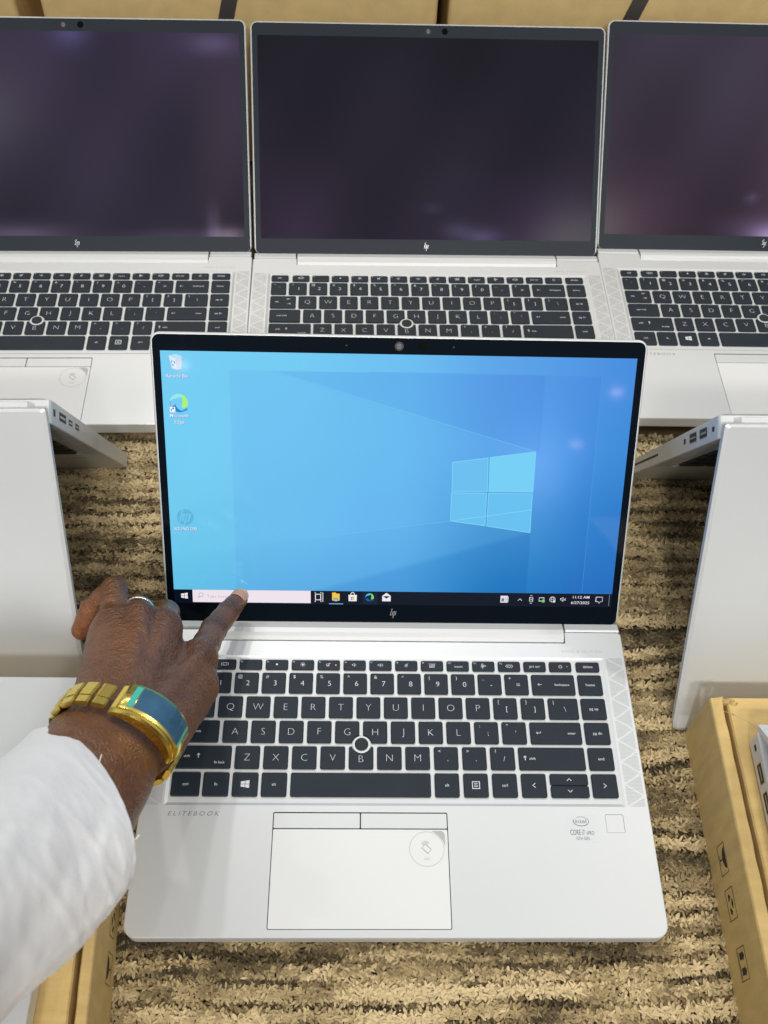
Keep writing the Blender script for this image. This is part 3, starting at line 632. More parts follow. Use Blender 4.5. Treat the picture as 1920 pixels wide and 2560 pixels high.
LAPS = 'silver laptops laid out on the rug'
def laptop(name, label, rootm, theta, detail=2, screen=None, hoff=(0, 0), bez=None, led=False):
    root = D.objects.new(name, None); COL.objects.link(root); root.empty_display_size = .03
    root.matrix_world = rootm; root['label'] = label; root['category'] = 'laptop'; root['group'] = LAPS
    I = Matrix.Identity(4)
    base = link('base', M_BASE, None, root, I)
    for yy in (30, 185):
        link('rubber_foot', M_FOOT, None, base, tr(0, yy, 0))
    tray = link('keyboard_tray', M_TRAY, None, root, I)
    if detail > 0:
        for (me, c), lg in zip(KMESH, KLEG):
            k = link('key', me, None, root, tr(*c))
            if lg is not None and detail > 1: link('legend', lg, None, k, I)
        link('pointing_stick', M_STK, None, root, tr(-22.3, 122.2, 0)); link('stick_ring', M_SRING, None, root, tr(-22.3, 122.2, 0))
    else:
        link('keyboard', M_KB, None, root, I)
    for m_ in M_GR: link('speaker_grille', m_, None, root, I)['kind'] = 'stuff'
    pw = link('trackpad_well', M_PW, None, root, I)
    pad = link('trackpad', M_PAD, None, root, I)
    link('trackpad_button', M_B1, None, root, I); link('trackpad_button', M_B2, None, root, I)
    link('contactless_sticker', M_NFC, None, pad, I)
    fp = link('fingerprint_reader', M_FP, None, root, I); link('reader_recess', M_FW, None, fp, I)
    if detail > 1:
        link('lettering', M_E, None, root, I)
        if detail > 2:
            link('lettering', M_B, None, root, I)
            stq = link('processor_sticker', M_ST, None, root, I); link('sticker_print', M_ST2, None, stq, I)
        else: link('lettering', M_B, None, root, I)
    for nm, mm in M_PORTS:
        p = link(nm, mm[0], None, root, I); link('socket', mm[1], None, p, I)
        if mm[2]: link('contact_tongue', mm[2], None, p, I)
    LM = Matrix.Translation(Vector((0, 218.585 + hoff[0], -3.25 + hoff[1])) * S) @ Matrix.Rotation(math.radians(theta), 4, 'X')
    lid = link('lid', M_LID if theta < 100 else (M_LIDX if theta < 120 else M_LIDT), None, root, LM)
    link('antenna_strip', M_ANT, None, lid, I)
    bz = link('bezel', M_BEZ if bez is None else bez, None, root, LM)
    if theta < 100: link('hinge_cover', M_HC[theta > 48], None, root, I); [link('lid_cheek', m_, None, root, I) for m_ in M_CHEEK[theta > 48]]
    elif detail == 0: link('rear_foot', M_HR, None, root, I)
    zb = WF + .15
    cr_ = link('camera', M_CAMC, None, root, LM @ tr(-.8, VA + 179.2, zb)); sh = link('camera_shutter', M_CAMD, None, cr_, tr(0, 0, .02)); link('shutter_hatch', M_CAMD2, None, cr_, tr(0.2, 0, .03))
    link('infrared_camera', M_IR, None, root, LM @ tr(14.2, VA + 179.4, zb))
    for ux in (34.5, -34.9): link('microphone_hole', M_MIC, None, root, LM @ tr(ux, VA + 179.2, zb))
    link('lid_logo', M_LOGO, None, root, LM @ tr(-.4, VA - 6.4, zb))
    if screen == 'desktop': desktop(root, LM)
    elif screen is not None: link('screen', grid(60, 40, screen, WF + .16), OFF, root, LM)
    else: link('screen', M_SOFF, None, root, LM)
    if led: link('mute_light', mesh('mute_light', *lathe([(.45, KTOP), (.4, KTOP + .12)], 10, -40.4, 180.6)), LEDO, root, I)
    return root
M_FOOT = mesh('rubber_foot', *boxm(-120, 120, -4, 4, -17.6, -13.0, .8)); M_FOOT.materials.append(BLACK)
_kk = []
for (me, c) in KMESH:
    _kk.append(([(v.co.x / S + c[0], v.co.y / S + c[1], v.co.z / S) for v in me.vertices], [tuple(p.vertices) for p in me.polygons]))
M_KB = mesh('keyboard', *join(_kk)); M_KB.materials.append(KEY)
M_SOFF = mesh('screen', [(-154.7, VA, WF + .16), (154.7, VA, WF + .16), (154.7, VA + 174, WF + .16), (-154.7, VA + 174, WF + .16)], [(0, 1, 2, 3)]); M_SOFF.materials.append(BEZ)
ANTM = mat('lid_antenna_plastic', (0.63, 0.63, 0.63), 0.45, 0.1)
M_ANT = mesh('antenna_strip', *boxm(-158.2, 158.2, 187.0, 196.9, -2.06, -1.2)); M_ANT.materials.append(ANTM)
def hinge_fixed(th):
    c, s = math.cos(math.radians(th)), math.sin(math.radians(th)); f = lambda v, w: (218.585 + v * c - w * s, -3.25 + v * s + w * c)
    b0 = f(.3, WF - .1); b1 = f(.3, -1.0)
    sec = [(201.2, -6.0), (201.6, -2.6), (204.0, -.2), (206.4, .9), (210.2, 1.0), b0, b1, (212, -8)]
    P = [(y, z) for y, z in sec]
    cover = bmfix(loft([[(-120.8, y, z) for y, z in P], [(120.8, y, z) for y, z in P]]), 'hinge_cover'); cover.materials.append(HINGE)
    ch = []
    for sgn in (-1, 1):
        x0, x1 = sorted((sgn * 122.3, sgn * 160.6)); Q = [(209.3, -6), (209.3, -.4), (210.6, .3), b0, b1, (212, -8)]
        m_ = bmfix(loft([[(x0, y, z) for y, z in Q], [(x1, y, z) for y, z in Q]]), 'lid_cheek'); m_.materials.append(ALU); ch.append(m_)
    return cover, ch
_h = [hinge_fixed(44.0), hinge_fixed(52.914)]
M_HC = [_h[0][0], _h[1][0]]; M_CHEEK = [_h[0][1], _h[1][1]]
# hinge barrel seen from outside on laptops that show their back
_sec = [(208.0, -13.2), (211.6, -12.4), (212.0, -11.4), (212.0, -5.0), (210.8, -3.6), (208.0, -3.4)]
M_HR = bmfix(loft([[(-153.5, 208.0, z * .9 - .8) for y, z in _sec], [(-149, y, z) for y, z in _sec], [(149, y, z) for y, z in _sec], [(153.5, 208.0, z * .9 - .8) for y, z in _sec]]), 'rear_foot'); M_HR.materials.append(HINGE)
M_PORTS = []
for nm, sd, y0, y1, z0, z1, tg in (('lock_slot', -1, 198.5, 202.5, -8.6, -5.6, 0), ('usb_port', -1, 178, 190, -10.2, -4.6, 1), ('usb_port', -1, 160, 172, -10.2, -4.6, 1), ('audio_jack', -1, 149, 152.6, -9.0, -5.4, 0), ('card_slot', -1, 38, 96, -7.2, -5.6, 0),
                                   ('power_socket', 1, 200.2, 204.4, -9.6, -5.4, 0), ('video_port', 1, 178, 192, -10.0, -4.8, 1), ('usb_port', 1, 164, 172, -9.0, -5.6, 1), ('usb_port', 1, 149, 157, -9.0, -5.6, 1), ('sim_slot', 1, 130, 141, -8.4, -6.8, 0)):
    r_, h_, t_ = port(y0, y1, z0, z1, sd, nm); ms = []
    for q, mt in ((r_, PORT if tg else ALU), (h_, BLACK if nm != 'sim_slot' else ALU_D), (t_, PORT)):
        m_ = mesh(nm, *q); m_.materials.append(mt); ms.append(m_)
    M_PORTS.append((nm, (ms[0], ms[1], ms[2] if tg else None)))

def pose(x, y, z, rz=0.0, rx=0.0): return Matrix.Translation(Vector((x, y, z)) * S) @ Matrix.Rotation(rz, 4, 'Z') @ Matrix.Rotation(math.radians(rx), 4, 'X')
laptop('laptop', 'open silver laptop with the lit blue desktop, a finger touching its search bar', pose(0, 0, 0, 0.0025), 52.914, 3, 'desktop', led=True)
laptop('laptop', 'silver laptop with dark screen, middle one of the back row, behind the lit laptop', pose(38.5, 397.4, 5.0, .020), 43.58, 2,
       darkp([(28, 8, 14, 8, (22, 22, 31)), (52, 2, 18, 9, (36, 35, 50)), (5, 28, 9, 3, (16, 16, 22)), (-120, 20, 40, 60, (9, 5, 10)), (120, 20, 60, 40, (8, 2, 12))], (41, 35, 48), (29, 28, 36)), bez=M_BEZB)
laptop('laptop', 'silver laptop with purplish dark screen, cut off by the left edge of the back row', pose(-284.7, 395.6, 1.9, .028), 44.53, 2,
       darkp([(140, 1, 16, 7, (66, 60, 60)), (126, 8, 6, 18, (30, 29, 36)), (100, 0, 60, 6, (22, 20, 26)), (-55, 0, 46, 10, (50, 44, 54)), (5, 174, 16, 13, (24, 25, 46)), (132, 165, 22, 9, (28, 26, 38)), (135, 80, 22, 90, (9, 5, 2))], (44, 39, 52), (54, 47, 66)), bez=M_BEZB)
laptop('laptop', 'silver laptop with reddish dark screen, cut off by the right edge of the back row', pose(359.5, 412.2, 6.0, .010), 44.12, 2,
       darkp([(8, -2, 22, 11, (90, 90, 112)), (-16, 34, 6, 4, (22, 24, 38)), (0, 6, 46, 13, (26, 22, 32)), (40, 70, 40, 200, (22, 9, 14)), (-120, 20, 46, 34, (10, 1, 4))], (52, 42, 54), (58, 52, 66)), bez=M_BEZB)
# tents: hinge up, lid towards the camera
def tent(label, hx, hy, hz, side, rz):
    a = 122.5; ca, sa = math.cos(math.radians(a)), math.sin(math.radians(a))
    # rear corner (x = side*HW, y = 213, z = -3) must land on the hinge point
    R_ = Matrix.Rotation(rz, 4, 'Z') @ Matrix.Rotation(math.radians(a), 4, 'X')
    p = R_ @ Vector((side * HW, 209, -13)); o = Vector((hx, hy, hz)) - p
    return laptop('laptop', label, Matrix.Translation(o * S) @ R_, 116.0, 0, None, hoff=(-10.4, 11.2))
tent('silver laptop standing like a tent left of the lit laptop, above the pinky finger', -209.3, 267, 165, 1, 0.035)
tent('silver laptop standing like a tent right of the lit laptop, two USB ports showing', 189.0, 264, 165, -1, 0.012)
# half open laptops lying on the mailing boxes
def halfopen(label, x, y, z, side, th, rz):
    R_ = Matrix.Rotation(rz, 4, 'Z'); p = R_ @ Vector((side * 160.9, 214.0, 3.0)); o = Vector((x, y, z)) - p
    return laptop('laptop', label, Matrix.Translation(o * S) @ R_, th, 1, None, hoff=(-15.3, 9.4))
halfopen('half-closed silver laptop lying on the left cardboard box under the white sleeve', -191.0, 139.5, 60, 1, 152, 0.0)
halfopen('half-closed silver laptop on the right cardboard box, only its corner in the frame', 218, 114, 60, -1, 142, -0.02)

# ------------------------------------------------------------------ mailing boxes
def pictos(kind):
    """drawn 18 wide x 12 tall, origin at the centre"""
    o = [stroke([(-9, -6), (9, -6), (9, 6), (-9, 6)], .55, 0, True)]
    if kind == 'glass':
        o += [poly([(6.6 * math.cos(math.radians(a)), 5.0 + 5.2 * math.sin(math.radians(a))) for a in range(180, 361, 12)]), stroke([(0, 0), (0, -4.2)], .9), stroke([(-3, -4.3), (3, -4.3)], .8)]
    if kind == 'recycle':
        for k in range(3):
            a = math.radians(90 + 120 * k); cx, cy = 4.2 * math.cos(a), 2.4 * math.sin(a) - .3
            o += [stroke([(cx - 2.6 * math.sin(a), cy + 1.7 * math.cos(a)), (cx, cy + .5), (cx + 2.6 * math.sin(a), cy - 1.7 * math.cos(a))], 1.7), disc(cx + 1.2 * math.cos(a), cy, 1.3)]
    if kind == 'stack':
        for xx in (-4.2, 4.2):
            o += [poly([(xx - 2, -3.2), (xx + 2, -3.2), (xx + 2, 1.6), (xx - 2, 1.6)]), poly([(xx - 3.2, 1.6), (xx + 3.2, 1.6), (xx, 4.4)])]
        o += [stroke([(-7.5, -4.6), (7.5, -4.6)], .7)]
    return join(o)
def mailer(name, label, edge, side, rear, rz, marks, gap, front=-330, width=345, h=40.0, crumple=False):
    """side=-1: its left wall faces the laptop, side=+1: its right wall does"""
    root = thing(name, label, 'cardboard box', (edge, rear, -16), (0, 0, rz), 'cardboard mailing boxes beside the lit laptop')
    sg = -side; X = lambda d: sg * d; L = front - rear; H = h + 16
    def bx(a, b, y0, y1, z0, z1, n, m, ch=.8, par=root):
        x0, x1 = sorted((X(a), X(b))); me = bmfix(boxm(x0, x1, y0, y1, z0, z1, ch), n); return link(n, me, m, par)
    bx(0.0, width, L, 0, 0, H - 30, 'tray', KRAFT, 0)
    # folded rim strip along the wall with a slightly wavy inner edge
    V = []; n = 60
    for i in range(n + 1):
        y = L + (0 - L) * i / n; wv = .35 * math.sin(i * 1.7) + .25 * math.sin(i * 4.1)
        crm = (1.5 * max(0, 1 - (0 - y) / 10)) if crumple else 0
        r = 2.0
        sec = [(0, H - 30), (0, H - r), (.6, H - .6), (r, H - crm * .4), (gap - 1.0 + wv * .5, H - .3 + wv * .3 + crm), (gap - .2 + wv * .5, H - 1.4), (gap - .4 + wv * .5, H - 30)]
        V.append([(X(a), y, z) for a, z in sec])
    link('rim_strip', bmfix(loft(V), 'rim_strip', False), KRAFT, root)
    # top flap, beyond the dark slit
    n2 = 50; V = []
    for i in range(n2 + 1):
        y = L + (0 - L) * i / n2; wv = .3 * math.sin(i * 1.3 + 1); e = gap + (4.0 if side < 0 else 4.2) * (1 - .35 * (i / n2)) + wv * .4
        sec = [(e, H - 30), (e, H - 2.2), (e + .8, H - .9), (e + 3, H - .4), (width - 2, H - .4), (width, H - 2), (width, H - 30)]
        V.append([(X(a), y, z) for a, z in sec])
    link('top_flap', bmfix(loft(V), 'top_flap', False), KRAFT, root)
    if crumple:
        for k in range(5):
            cx, cy = X(gap - 3 + 2.4 * k), -1.5 - k * .7 + random.random() * 2
            vv = [(cx + (1.5 + random.random() * 2) * math.cos(a), cy + (1.2 + random.random()) * math.sin(a), H + random.random() * 2.2 - 1.2) for a in [2 * PI * j / 7 for j in range(7)]]
            link('torn_corner', bmfix(loft([[(x, y, H - 3) for x, y, z in vv], vv]), 'torn_corner'), KRAFTI, root)
        link('crease', mesh('crease', *join([stroke([(X(12), -11), (X(22), -17), (X(30), -26)], .35, H - .36), stroke([(X(7), -9), (X(13), -11.5)], .25, H - .36)])), KRAFTI, root)
    for kind, y, z, sz in marks:
        V, Fc = pictos(kind)
        ms = mesh('handling_mark', [(X(-.06), y0 * sz * (1 if side < 0 else -1) + y - rear, zz * sz + z + 16) for (y0, zz, _) in V], Fc)
        link('handling_mark', ms, INK, root)
    return root
mailer('mailing_box', 'brown cardboard box with handling marks at the right edge, corner torn', 199.5, -1, 139, 0.0, [('glass', 45.2, 7.9, 1.0), ('recycle', 18.5, 7.3, 1.0), ('stack', -15.2, 7.2, 1.0)], 8.0, crumple=True)
mailer('mailing_box', 'brown cardboard box with handling marks under the white sleeve at lower left', -175.0, 1, 150, 0.05, [('glass', -17.5, -1.2, .95), ('recycle', 8.4, .2, .95)], 6.8, h=38)

# ------------------------------------------------------------------ shipping cartons behind the back row
def carton(label, x0, x1, straps, zt=300, y=785, dep=300):
    root = thing('shipping_carton', label, 'carton', ((x0 + x1) / 2, y, -16), (0, 0, 0), 'shipping cartons behind the back row')
    hw_ = (x1 - x0) / 2
    P = rrect(-hw_, hw_, 0, dep, 5.0, 5)
    link('carton_body', bmfix(slab(P, 0, zt, 2), 'carton_body'), KRAFTC, root)
    for sx, sl in straps:
        wd = 7.2; Vs = []
        xx = sx - (x0 + x1) / 2
        pts = [(xx + sl * (z - 150), z) for z in (2, 80, 150, 220, zt - 3)]
        V = [(x - wd, -.9, z) for x, z in pts] + [(x + wd, -.9, z) for x, z in pts] + [(x - wd, .0, z) for x, z in pts] + [(x + wd, .0, z) for x, z in pts]
        n = len(pts); Fc = []
        for i in range(n - 1): Fc += [(i, n + i, n + i + 1, i + 1), (i, i + 1, 2 * n + i + 1, 2 * n + i), (n + i, 3 * n + i, 3 * n + i + 1, n + i + 1)]
        link('strap', mesh('strap', V, Fc), STRAP, root)
    return root
carton('tan carton at the far left end, left of the dark gap', -760, -346, [])
carton('tan carton with one black strap behind the left and middle dark screens', -323, 40, [(-153, .30)])
carton('tan carton with one black strap behind the right dark screen', 50, 470, [(218, .30)])

# ------------------------------------------------------------------ rug
rug = link('rug', mesh('rug', [(-2500, -2500, -21), (2500, -2500, -21), (2500, 2500, -21), (-2500, 2500, -21)], [(0, 1, 2, 3)]), RUG); rug['kind'] = 'structure'
def vnoise(x, y, seed):
    def h(i, j): 
        n = (i * 374761393 + j * 668265263 + seed * 974711) & 0xffffffff; n = ((n ^ (n >> 13)) * 1274126177) & 0xffffffff; return ((n ^ (n >> 16)) & 0xffff) / 65535.0
    xi, yi = np.floor(x).astype(np.int64), np.floor(y).astype(np.int64); fx_, fy_ = x - xi, y - yi; fx_ = fx_ * fx_ * (3 - 2 * fx_); fy_ = fy_ * fy_ * (3 - 2 * fy_)
    return (h(xi, yi) * (1 - fx_) + h(xi + 1, yi) * fx_) * (1 - fy_) + (h(xi, yi + 1) * (1 - fx_) + h(xi + 1, yi + 1) * fx_) * fy_
def pile():
    rng = np.random.default_rng(3); A = []
    def area(x0, x1, y0, y1, per):
        n = int((x1 - x0) * (y1 - y0) / per); A.append(np.stack([rng.uniform(x0, x1, n), rng.uniform(y0, y1, n)], 1))
    area(-340, 340, -75, 470, 1.25)
    area(-480, 480, -160, -75, 6.0); area(-480, -340, -75, 470, 8.0); area(340, 480, -75, 470, 8.0)
    P = np.concatenate(A); x, y = P[:, 0], P[:, 1]
    keep = ~((np.abs(x) < 155) & (y > 8) & (y < 200)) & ~((x > 208) & (y < 132)) & ~((x < -182) & (y < 140) & (y > -400)) & ~((y > 410))
    x, y = x[keep], y[keep]; n = len(x)
    yw = y + 5.5 * (vnoise(x / 55, y / 50, 5) - .5) * 2 + 1.2 * (vnoise(x / 11, y / 30, 6) - .5)
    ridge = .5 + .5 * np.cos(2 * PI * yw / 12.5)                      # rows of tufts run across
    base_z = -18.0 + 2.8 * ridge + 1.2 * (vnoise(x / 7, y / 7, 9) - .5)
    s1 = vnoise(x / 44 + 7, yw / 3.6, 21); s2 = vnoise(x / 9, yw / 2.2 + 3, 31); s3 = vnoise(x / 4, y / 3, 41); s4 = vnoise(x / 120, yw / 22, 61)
    t = .50 * s1 + .20 * s2 + .08 * s3 + .22 * s4 + .14 * (ridge - .5) + rng.normal(0, .022, n)  # ridge term darkens valley flecks: shade between rows put into the yarn colour
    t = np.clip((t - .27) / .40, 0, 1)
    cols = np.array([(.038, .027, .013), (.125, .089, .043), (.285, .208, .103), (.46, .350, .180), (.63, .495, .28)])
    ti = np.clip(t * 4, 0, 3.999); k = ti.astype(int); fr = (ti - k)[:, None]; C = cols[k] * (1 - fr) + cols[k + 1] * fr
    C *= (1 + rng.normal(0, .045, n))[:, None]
    az = rng.uniform(0, 2 * PI, n); L = rng.uniform(2.2, 4.6, n); W_ = rng.uniform(.6, 1.15, n); el = np.radians(rng.uniform(4, 42, n))
    d = np.stack([np.cos(az), np.sin(az)], 1); pr = np.stack([-np.sin(az), np.cos(az)], 1)
    tw = rng.uniform(-.6, .6, n); bd = rng.normal(0, 1.2, n)
    V = np.zeros((n, 8, 3))
    def pt(s, lift, side):
        q = np.zeros((n, 3)); q[:, :2] = np.stack([x, y], 1) + d * (L * s * np.cos(el * (1 - .5 * s)))[:, None] + pr * (W_ * side + bd * s * s)[:, None]
        q[:, 2] = base_z + L * lift * np.sin(el) + W_ * side * tw; return q
    V[:, 0] = pt(0, 0, .35); V[:, 1] = pt(0, 0, -.35); V[:, 2] = pt(.4, .50, 1); V[:, 3] = pt(.4, .50, -1); V[:, 4] = pt(.8, .68, .85); V[:, 5] = pt(.8, .68, -.85); V[:, 6] = pt(1.02, .60, .3); V[:, 7] = pt(1.02, .60, -.3)
    V[:, 2:6, 2] -= (W_ * .35)[:, None]
    T_ = np.array([(0, 1, 3, 2), (2, 3, 5, 4), (4, 5, 7, 6)])
    Fi = (np.arange(n)[:, None, None] * 8 + T_[None]).reshape(-1, 4)
    me = D.meshes.new('rug_pile'); me.vertices.add(n * 8); me.vertices.foreach_set('co', (V.reshape(-1, 3) * S).astype(np.float32).ravel())
    me.loops.add(Fi.size); me.loops.foreach_set('vertex_index', Fi.ravel().astype(np.int32)); me.polygons.add(len(Fi))
    me.polygons.foreach_set('loop_start', np.arange(0, Fi.size, 4, dtype=np.int32)); me.polygons.foreach_set('loop_total', np.full(len(Fi), 4, np.int32))
    me.polygons.foreach_set('use_smooth', np.ones(len(Fi), bool))
    me.update(calc_edges=True)
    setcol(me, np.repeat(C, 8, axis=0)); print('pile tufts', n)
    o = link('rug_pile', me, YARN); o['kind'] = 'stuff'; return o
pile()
# ------------------------------------------------------------------ person: hand and forearm as one continuous surface
def Vn(*a): return np.array(a, np.float32)
W0 = Vn(-152.5, 80, 111); C1 = Vn(-157.5, 50, 130); C2 = Vn(-172, -14, 152)
JI = [Vn(-124, 152.5, 61), Vn(-120.8, 185.5, 39), Vn(-114.2, 206, 28), Vn(-109.3, 221.4, 19.3)]
JM = [Vn(-145, 164.5, 77), Vn(-151.5, 192, 48), Vn(-153, 180, 27), Vn(-148, 163, 26)]
JR = [Vn(-158.5, 165, 85), Vn(-168.5, 191, 56), Vn(-168, 179, 34), Vn(-163, 160, 33)]
JP = [Vn(-174, 161.5, 84), Vn(-179, 193, 76), Vn(-195.5, 187, 62), Vn(-204, 179.5, 47)]
JT = [Vn(-137.4, 86, 92), Vn(-129.5, 119.4, 60), Vn(-131, 147, 44), Vn(-139, 165, 38)]
NH = Vn(.443, .319, .838)
def hand_mesh():
    h = 0.95
    lo = np.array([-219, -15, 6.0]); hi = np.array([-92, 233, 178.0]); n = np.ceil((hi - lo) / h).astype(int)
    ax = [lo[i] + h * np.arange(n[i]) for i in range(3)]
    X, Y, Z = np.meshgrid(*[a.astype(np.float32) for a in ax], indexing='ij')
    def seg(a, b, ra, rb, an=None, sq=1.0):
        ab = b - a; L2 = float(ab @ ab); px, py, pz = X - a[0], Y - a[1], Z - a[2]
        t = np.clip((px * ab[0] + py * ab[1] + pz * ab[2]) / L2, 0, 1)
        px -= t * ab[0]; py -= t * ab[1]; pz -= t * ab[2]
        if an is not None:     # flatten along direction an by factor sq
            q = (px * an[0] + py * an[1] + pz * an[2]) * (sq - 1); px += q * an[0]; py += q * an[1]; pz += q * an[2]
        return np.sqrt(px * px + py * py + pz * pz) - (ra + (rb - ra) * t)
    def smin(a, b, k):
        q = np.clip(.5 + .5 * (b - a) / k, 0, 1); return b + (a - b) * q - k * q * (1 - q)
    FV = Vn(.464, .426, .778)
    d = seg(C2, C1, 36, 29, FV, 1.30)
    d = smin(d, seg(C1, W0, 29, 28, FV, 1.42), 6)
    # palm
    dn = NH * 9
    for J, r in ((JI, 11.5), (JM, 11.5), (JR, 11), (JP, 10.5)):
        st_ = W0 + (J[0] - (JM[0] + JR[0]) / 2) * .42
        d = smin(d, seg(st_, J[0] - NH * 2, 14, r - 1.0), 10)
        d = smin(d, seg(st_ - dn, J[0] - dn - NH * 3, 14, r), 12)
    d = smin(d, seg(JT[0], JT[1], 15, 11.5), 10)
    d = smin(d, seg(JT[0] - dn * .3, (JI[0] + JT[1]) / 2 - NH * 4, 13, 12), 10)
    d = smin(d, seg(W0 + Vn(-16, 12, -4), JP[0] + Vn(4, -18, -12), 12, 11), 9)
    d = smin(d, seg(JT[1], JI[0] - Vn(-3, 18, 6), 9, 9), 9)
    # tendons and veins on the back of the hand
    for J, o in ((JI, 8.6), (JM, 8.8), (JR, 8.8), (JP, 8.2)):
        s_ = W0 + (J[0] - (JM[0] + JR[0]) / 2) * .25 + NH * 13.0
        d = smin(d, seg(s_ * .70 + (J[0] + NH * o) * .30 - NH * 1.2, J[0] + NH * (o - 1.2), 2.2, 3.4), 6.0)
    for pts in ([(.30, 'M', 10.5), (.62, 'I', 9.8), (.9, 'I', 9.6)], [(.25, 'R', 11), (.55, 'M', 10.6), (.8, 'R', 10.2)], [(.35, 'P', 10), (.7, 'R', 10.2)]):
        q = [W0 * (1 - t) + {'I': JI, 'M': JM, 'R': JR, 'P': JP}[c][0] * t + NH * o_ + Vn(3, 0, 0) * math.sin(t * 9) for t, c, o_ in pts]
        for a_, b_ in zip(q, q[1:]): d = smin(d, seg(a_, b_, 1.2, 1.2), 3.2)
    # wrist bone bump
    d = smin(d, seg(C1 * .45 + W0 * .55 + Vn(-20, 6, 8), C1 * .45 + W0 * .55 + Vn(-17, 6, 9), 8.5, 8), 8)
    # knuckles
    for J, r in ((JI, 9.3), (JM, 9.6), (JR, 9.0), (JP, 8.6)): d = smin(d, seg(J[0] + NH * 1.6, J[0] + NH * 1.5 + Vn(0, 1, 0), r, r), 5)
    # fingers
    for J, R_ in ((JI, (9.6, 8.6, 7.6, 6.4)), (JM, (9.6, 8.8, 7.9, 7.0)), (JR, (9.2, 8.4, 7.6, 6.8)), (JP, (8.4, 8.0, 7.2, 6.6)), (JT, (11.0, 10.4, 9.6, 8.4))):
        f = None
        for k in range(3):
            mid = (J[k] + J[k + 1]) / 2; s = seg(J[k], mid, R_[k], (R_[k] + R_[k + 1]) / 2 - .6); s2_ = seg(mid, J[k + 1], (R_[k] + R_[k + 1]) / 2 - .6, R_[k + 1])
            s = smin(s, s2_, 2.5); f = s if f is None else smin(f, s, 2.2)
        d = smin(d, f, 4.5)
    # wrinkles: shallow grooves across knuckles and the pinky creases
    def groove(c, nrm, depth, wd, rad):
        nonlocal d
        q = (X - c[0]) * nrm[0] + (Y - c[1]) * nrm[1] + (Z - c[2]) * nrm[2]; r2 = (X - c[0]) ** 2 + (Y - c[1]) ** 2 + (Z - c[2]) ** 2
        d = d + depth * np.exp(-(q / wd) ** 2) * np.exp(-r2 / rad ** 2)
    def un(v): return v / np.linalg.norm(v)
    for J, ks in ((JI, (1, 2)), (JP, (1, 2))):
        for k in ks:
            a_ = un(J[k + 1] - J[k - 1])
            for o_ in (-3.6, -1.2, 1.3, 3.8): groove(J[k] + a_ * o_, a_, 1.0, .65, 11)
    for J in (JM, JR, JP, JI):
        a_ = un(J[0] - W0)
        for o_ in (-5.5, -3.2, -.8, 1.6): groove(J[0] + a_ * o_ + NH * 9, un(a_ + Vn(.25, 0, 0) * (o_ % 2 - 1)), .7, .65, 11)
    # surface nets
    sgn = d < 0
    c = [sgn[i:n[0] - 1 + i, j:n[1] - 1 + j, k:n[2] - 1 + k] for i in (0, 1) for j in (0, 1) for k in (0, 1)]
    tot = sum(q.astype(np.int8) for q in c); act = (tot > 0) & (tot < 8)
    I_, J_, K_ = np.nonzero(act); idx = -np.ones(act.shape, np.int64); idx[I_, J_, K_] = np.arange(len(I_))
    acc = np.zeros((len(I_), 3)); cnt = np.zeros(len(I_))
    cor = [(i, j, k) for i in (0, 1) for j in (0, 1) for k in (0, 1)]
    for a_ in cor:
        for b_ in cor:
            if sum(abs(a_[m] - b_[m]) for m in range(3)) == 1 and a_ < b_:
                da = d[I_ + a_[0], J_ + a_[1], K_ + a_[2]]; db = d[I_ + b_[0], J_ + b_[1], K_ + b_[2]]; m_ = (da < 0) != (db < 0)
                t = np.where(m_, da / np.where(m_, da - db, 1), 0)
                for ax_ in range(3): acc[:, ax_] += np.where(m_, a_[ax_] + t * (b_[ax_] - a_[ax_]), 0)
                cnt += m_
    P = acc / cnt[:, None] + np.stack([I_, J_, K_], 1); P = P * h + lo
    Fq = []
    for ax_ in range(3):
        u_, v_ = [(1, 2), (2, 0), (0, 1)][ax_]
        s0 = sgn; sl0 = [slice(1, -1)] * 3; sl1 = [slice(1, -1)] * 3; sl0[ax_] = slice(0, -1); sl1[ax_] = slice(1, None)
        A0 = s0[tuple(sl0)]; A1 = s0[tuple(sl1)]; q = np.nonzero(A0 != A1); g = [q[0].copy(), q[1].copy(), q[2].copy()]
        for m in range(3):
            if m != ax_: g[m] = g[m] + 1
        fl = A0[q]
        def at(du, dv):
            e = [g[0].copy(), g[1].copy(), g[2].copy()]; e[u_] -= du; e[v_] -= dv; return idx[e[0], e[1], e[2]]
        a0, a1, a2, a3 = at(1, 1), at(0, 1), at(0, 0), at(1, 0)
        Q = np.where(fl[:, None], np.stack([a0, a1, a2, a3], 1), np.stack([a3, a2, a1, a0], 1)); Fq.append(Q[(Q >= 0).all(1)])
    Fq = np.concatenate(Fq)
    me = D.meshes.new('person'); me.vertices.add(len(P)); me.vertices.foreach_set('co', (P * S).astype(np.float32).ravel())
    me.loops.add(Fq.size); me.loops.foreach_set('vertex_index', Fq.ravel().astype(np.int32)); me.polygons.add(len(Fq))
    me.polygons.foreach_set('loop_start', np.arange(0, Fq.size, 4, dtype=np.int32)); me.polygons.foreach_set('loop_total', np.full(len(Fq), 4, np.int32))
    me.polygons.foreach_set('use_smooth', np.ones(len(Fq), bool)); me.update(calc_edges=True); me.validate()
    # light relaxation
    bm = bmesh.new(); bm.from_mesh(me); bmesh.ops.smooth_vert(bm, verts=bm.verts, factor=.35, use_axis_x=True, use_axis_y=True, use_axis_z=True); bm.to_mesh(me); bm.free()
    # skin colour: darker over joints, paler and redder on the palm side
    n_ = len(me.vertices); co_ = np.empty(n_ * 3, np.float32); me.vertices.foreach_get('co', co_); co_ = co_.reshape(-1, 3) / S
    nr = np.empty(n_ * 3, np.float32); me.vertices.foreach_get('normal', nr); nr = nr.reshape(-1, 3)
    base = np.tile(np.array([.163, .066, .027]), (n_, 1))
    up = nr @ NH
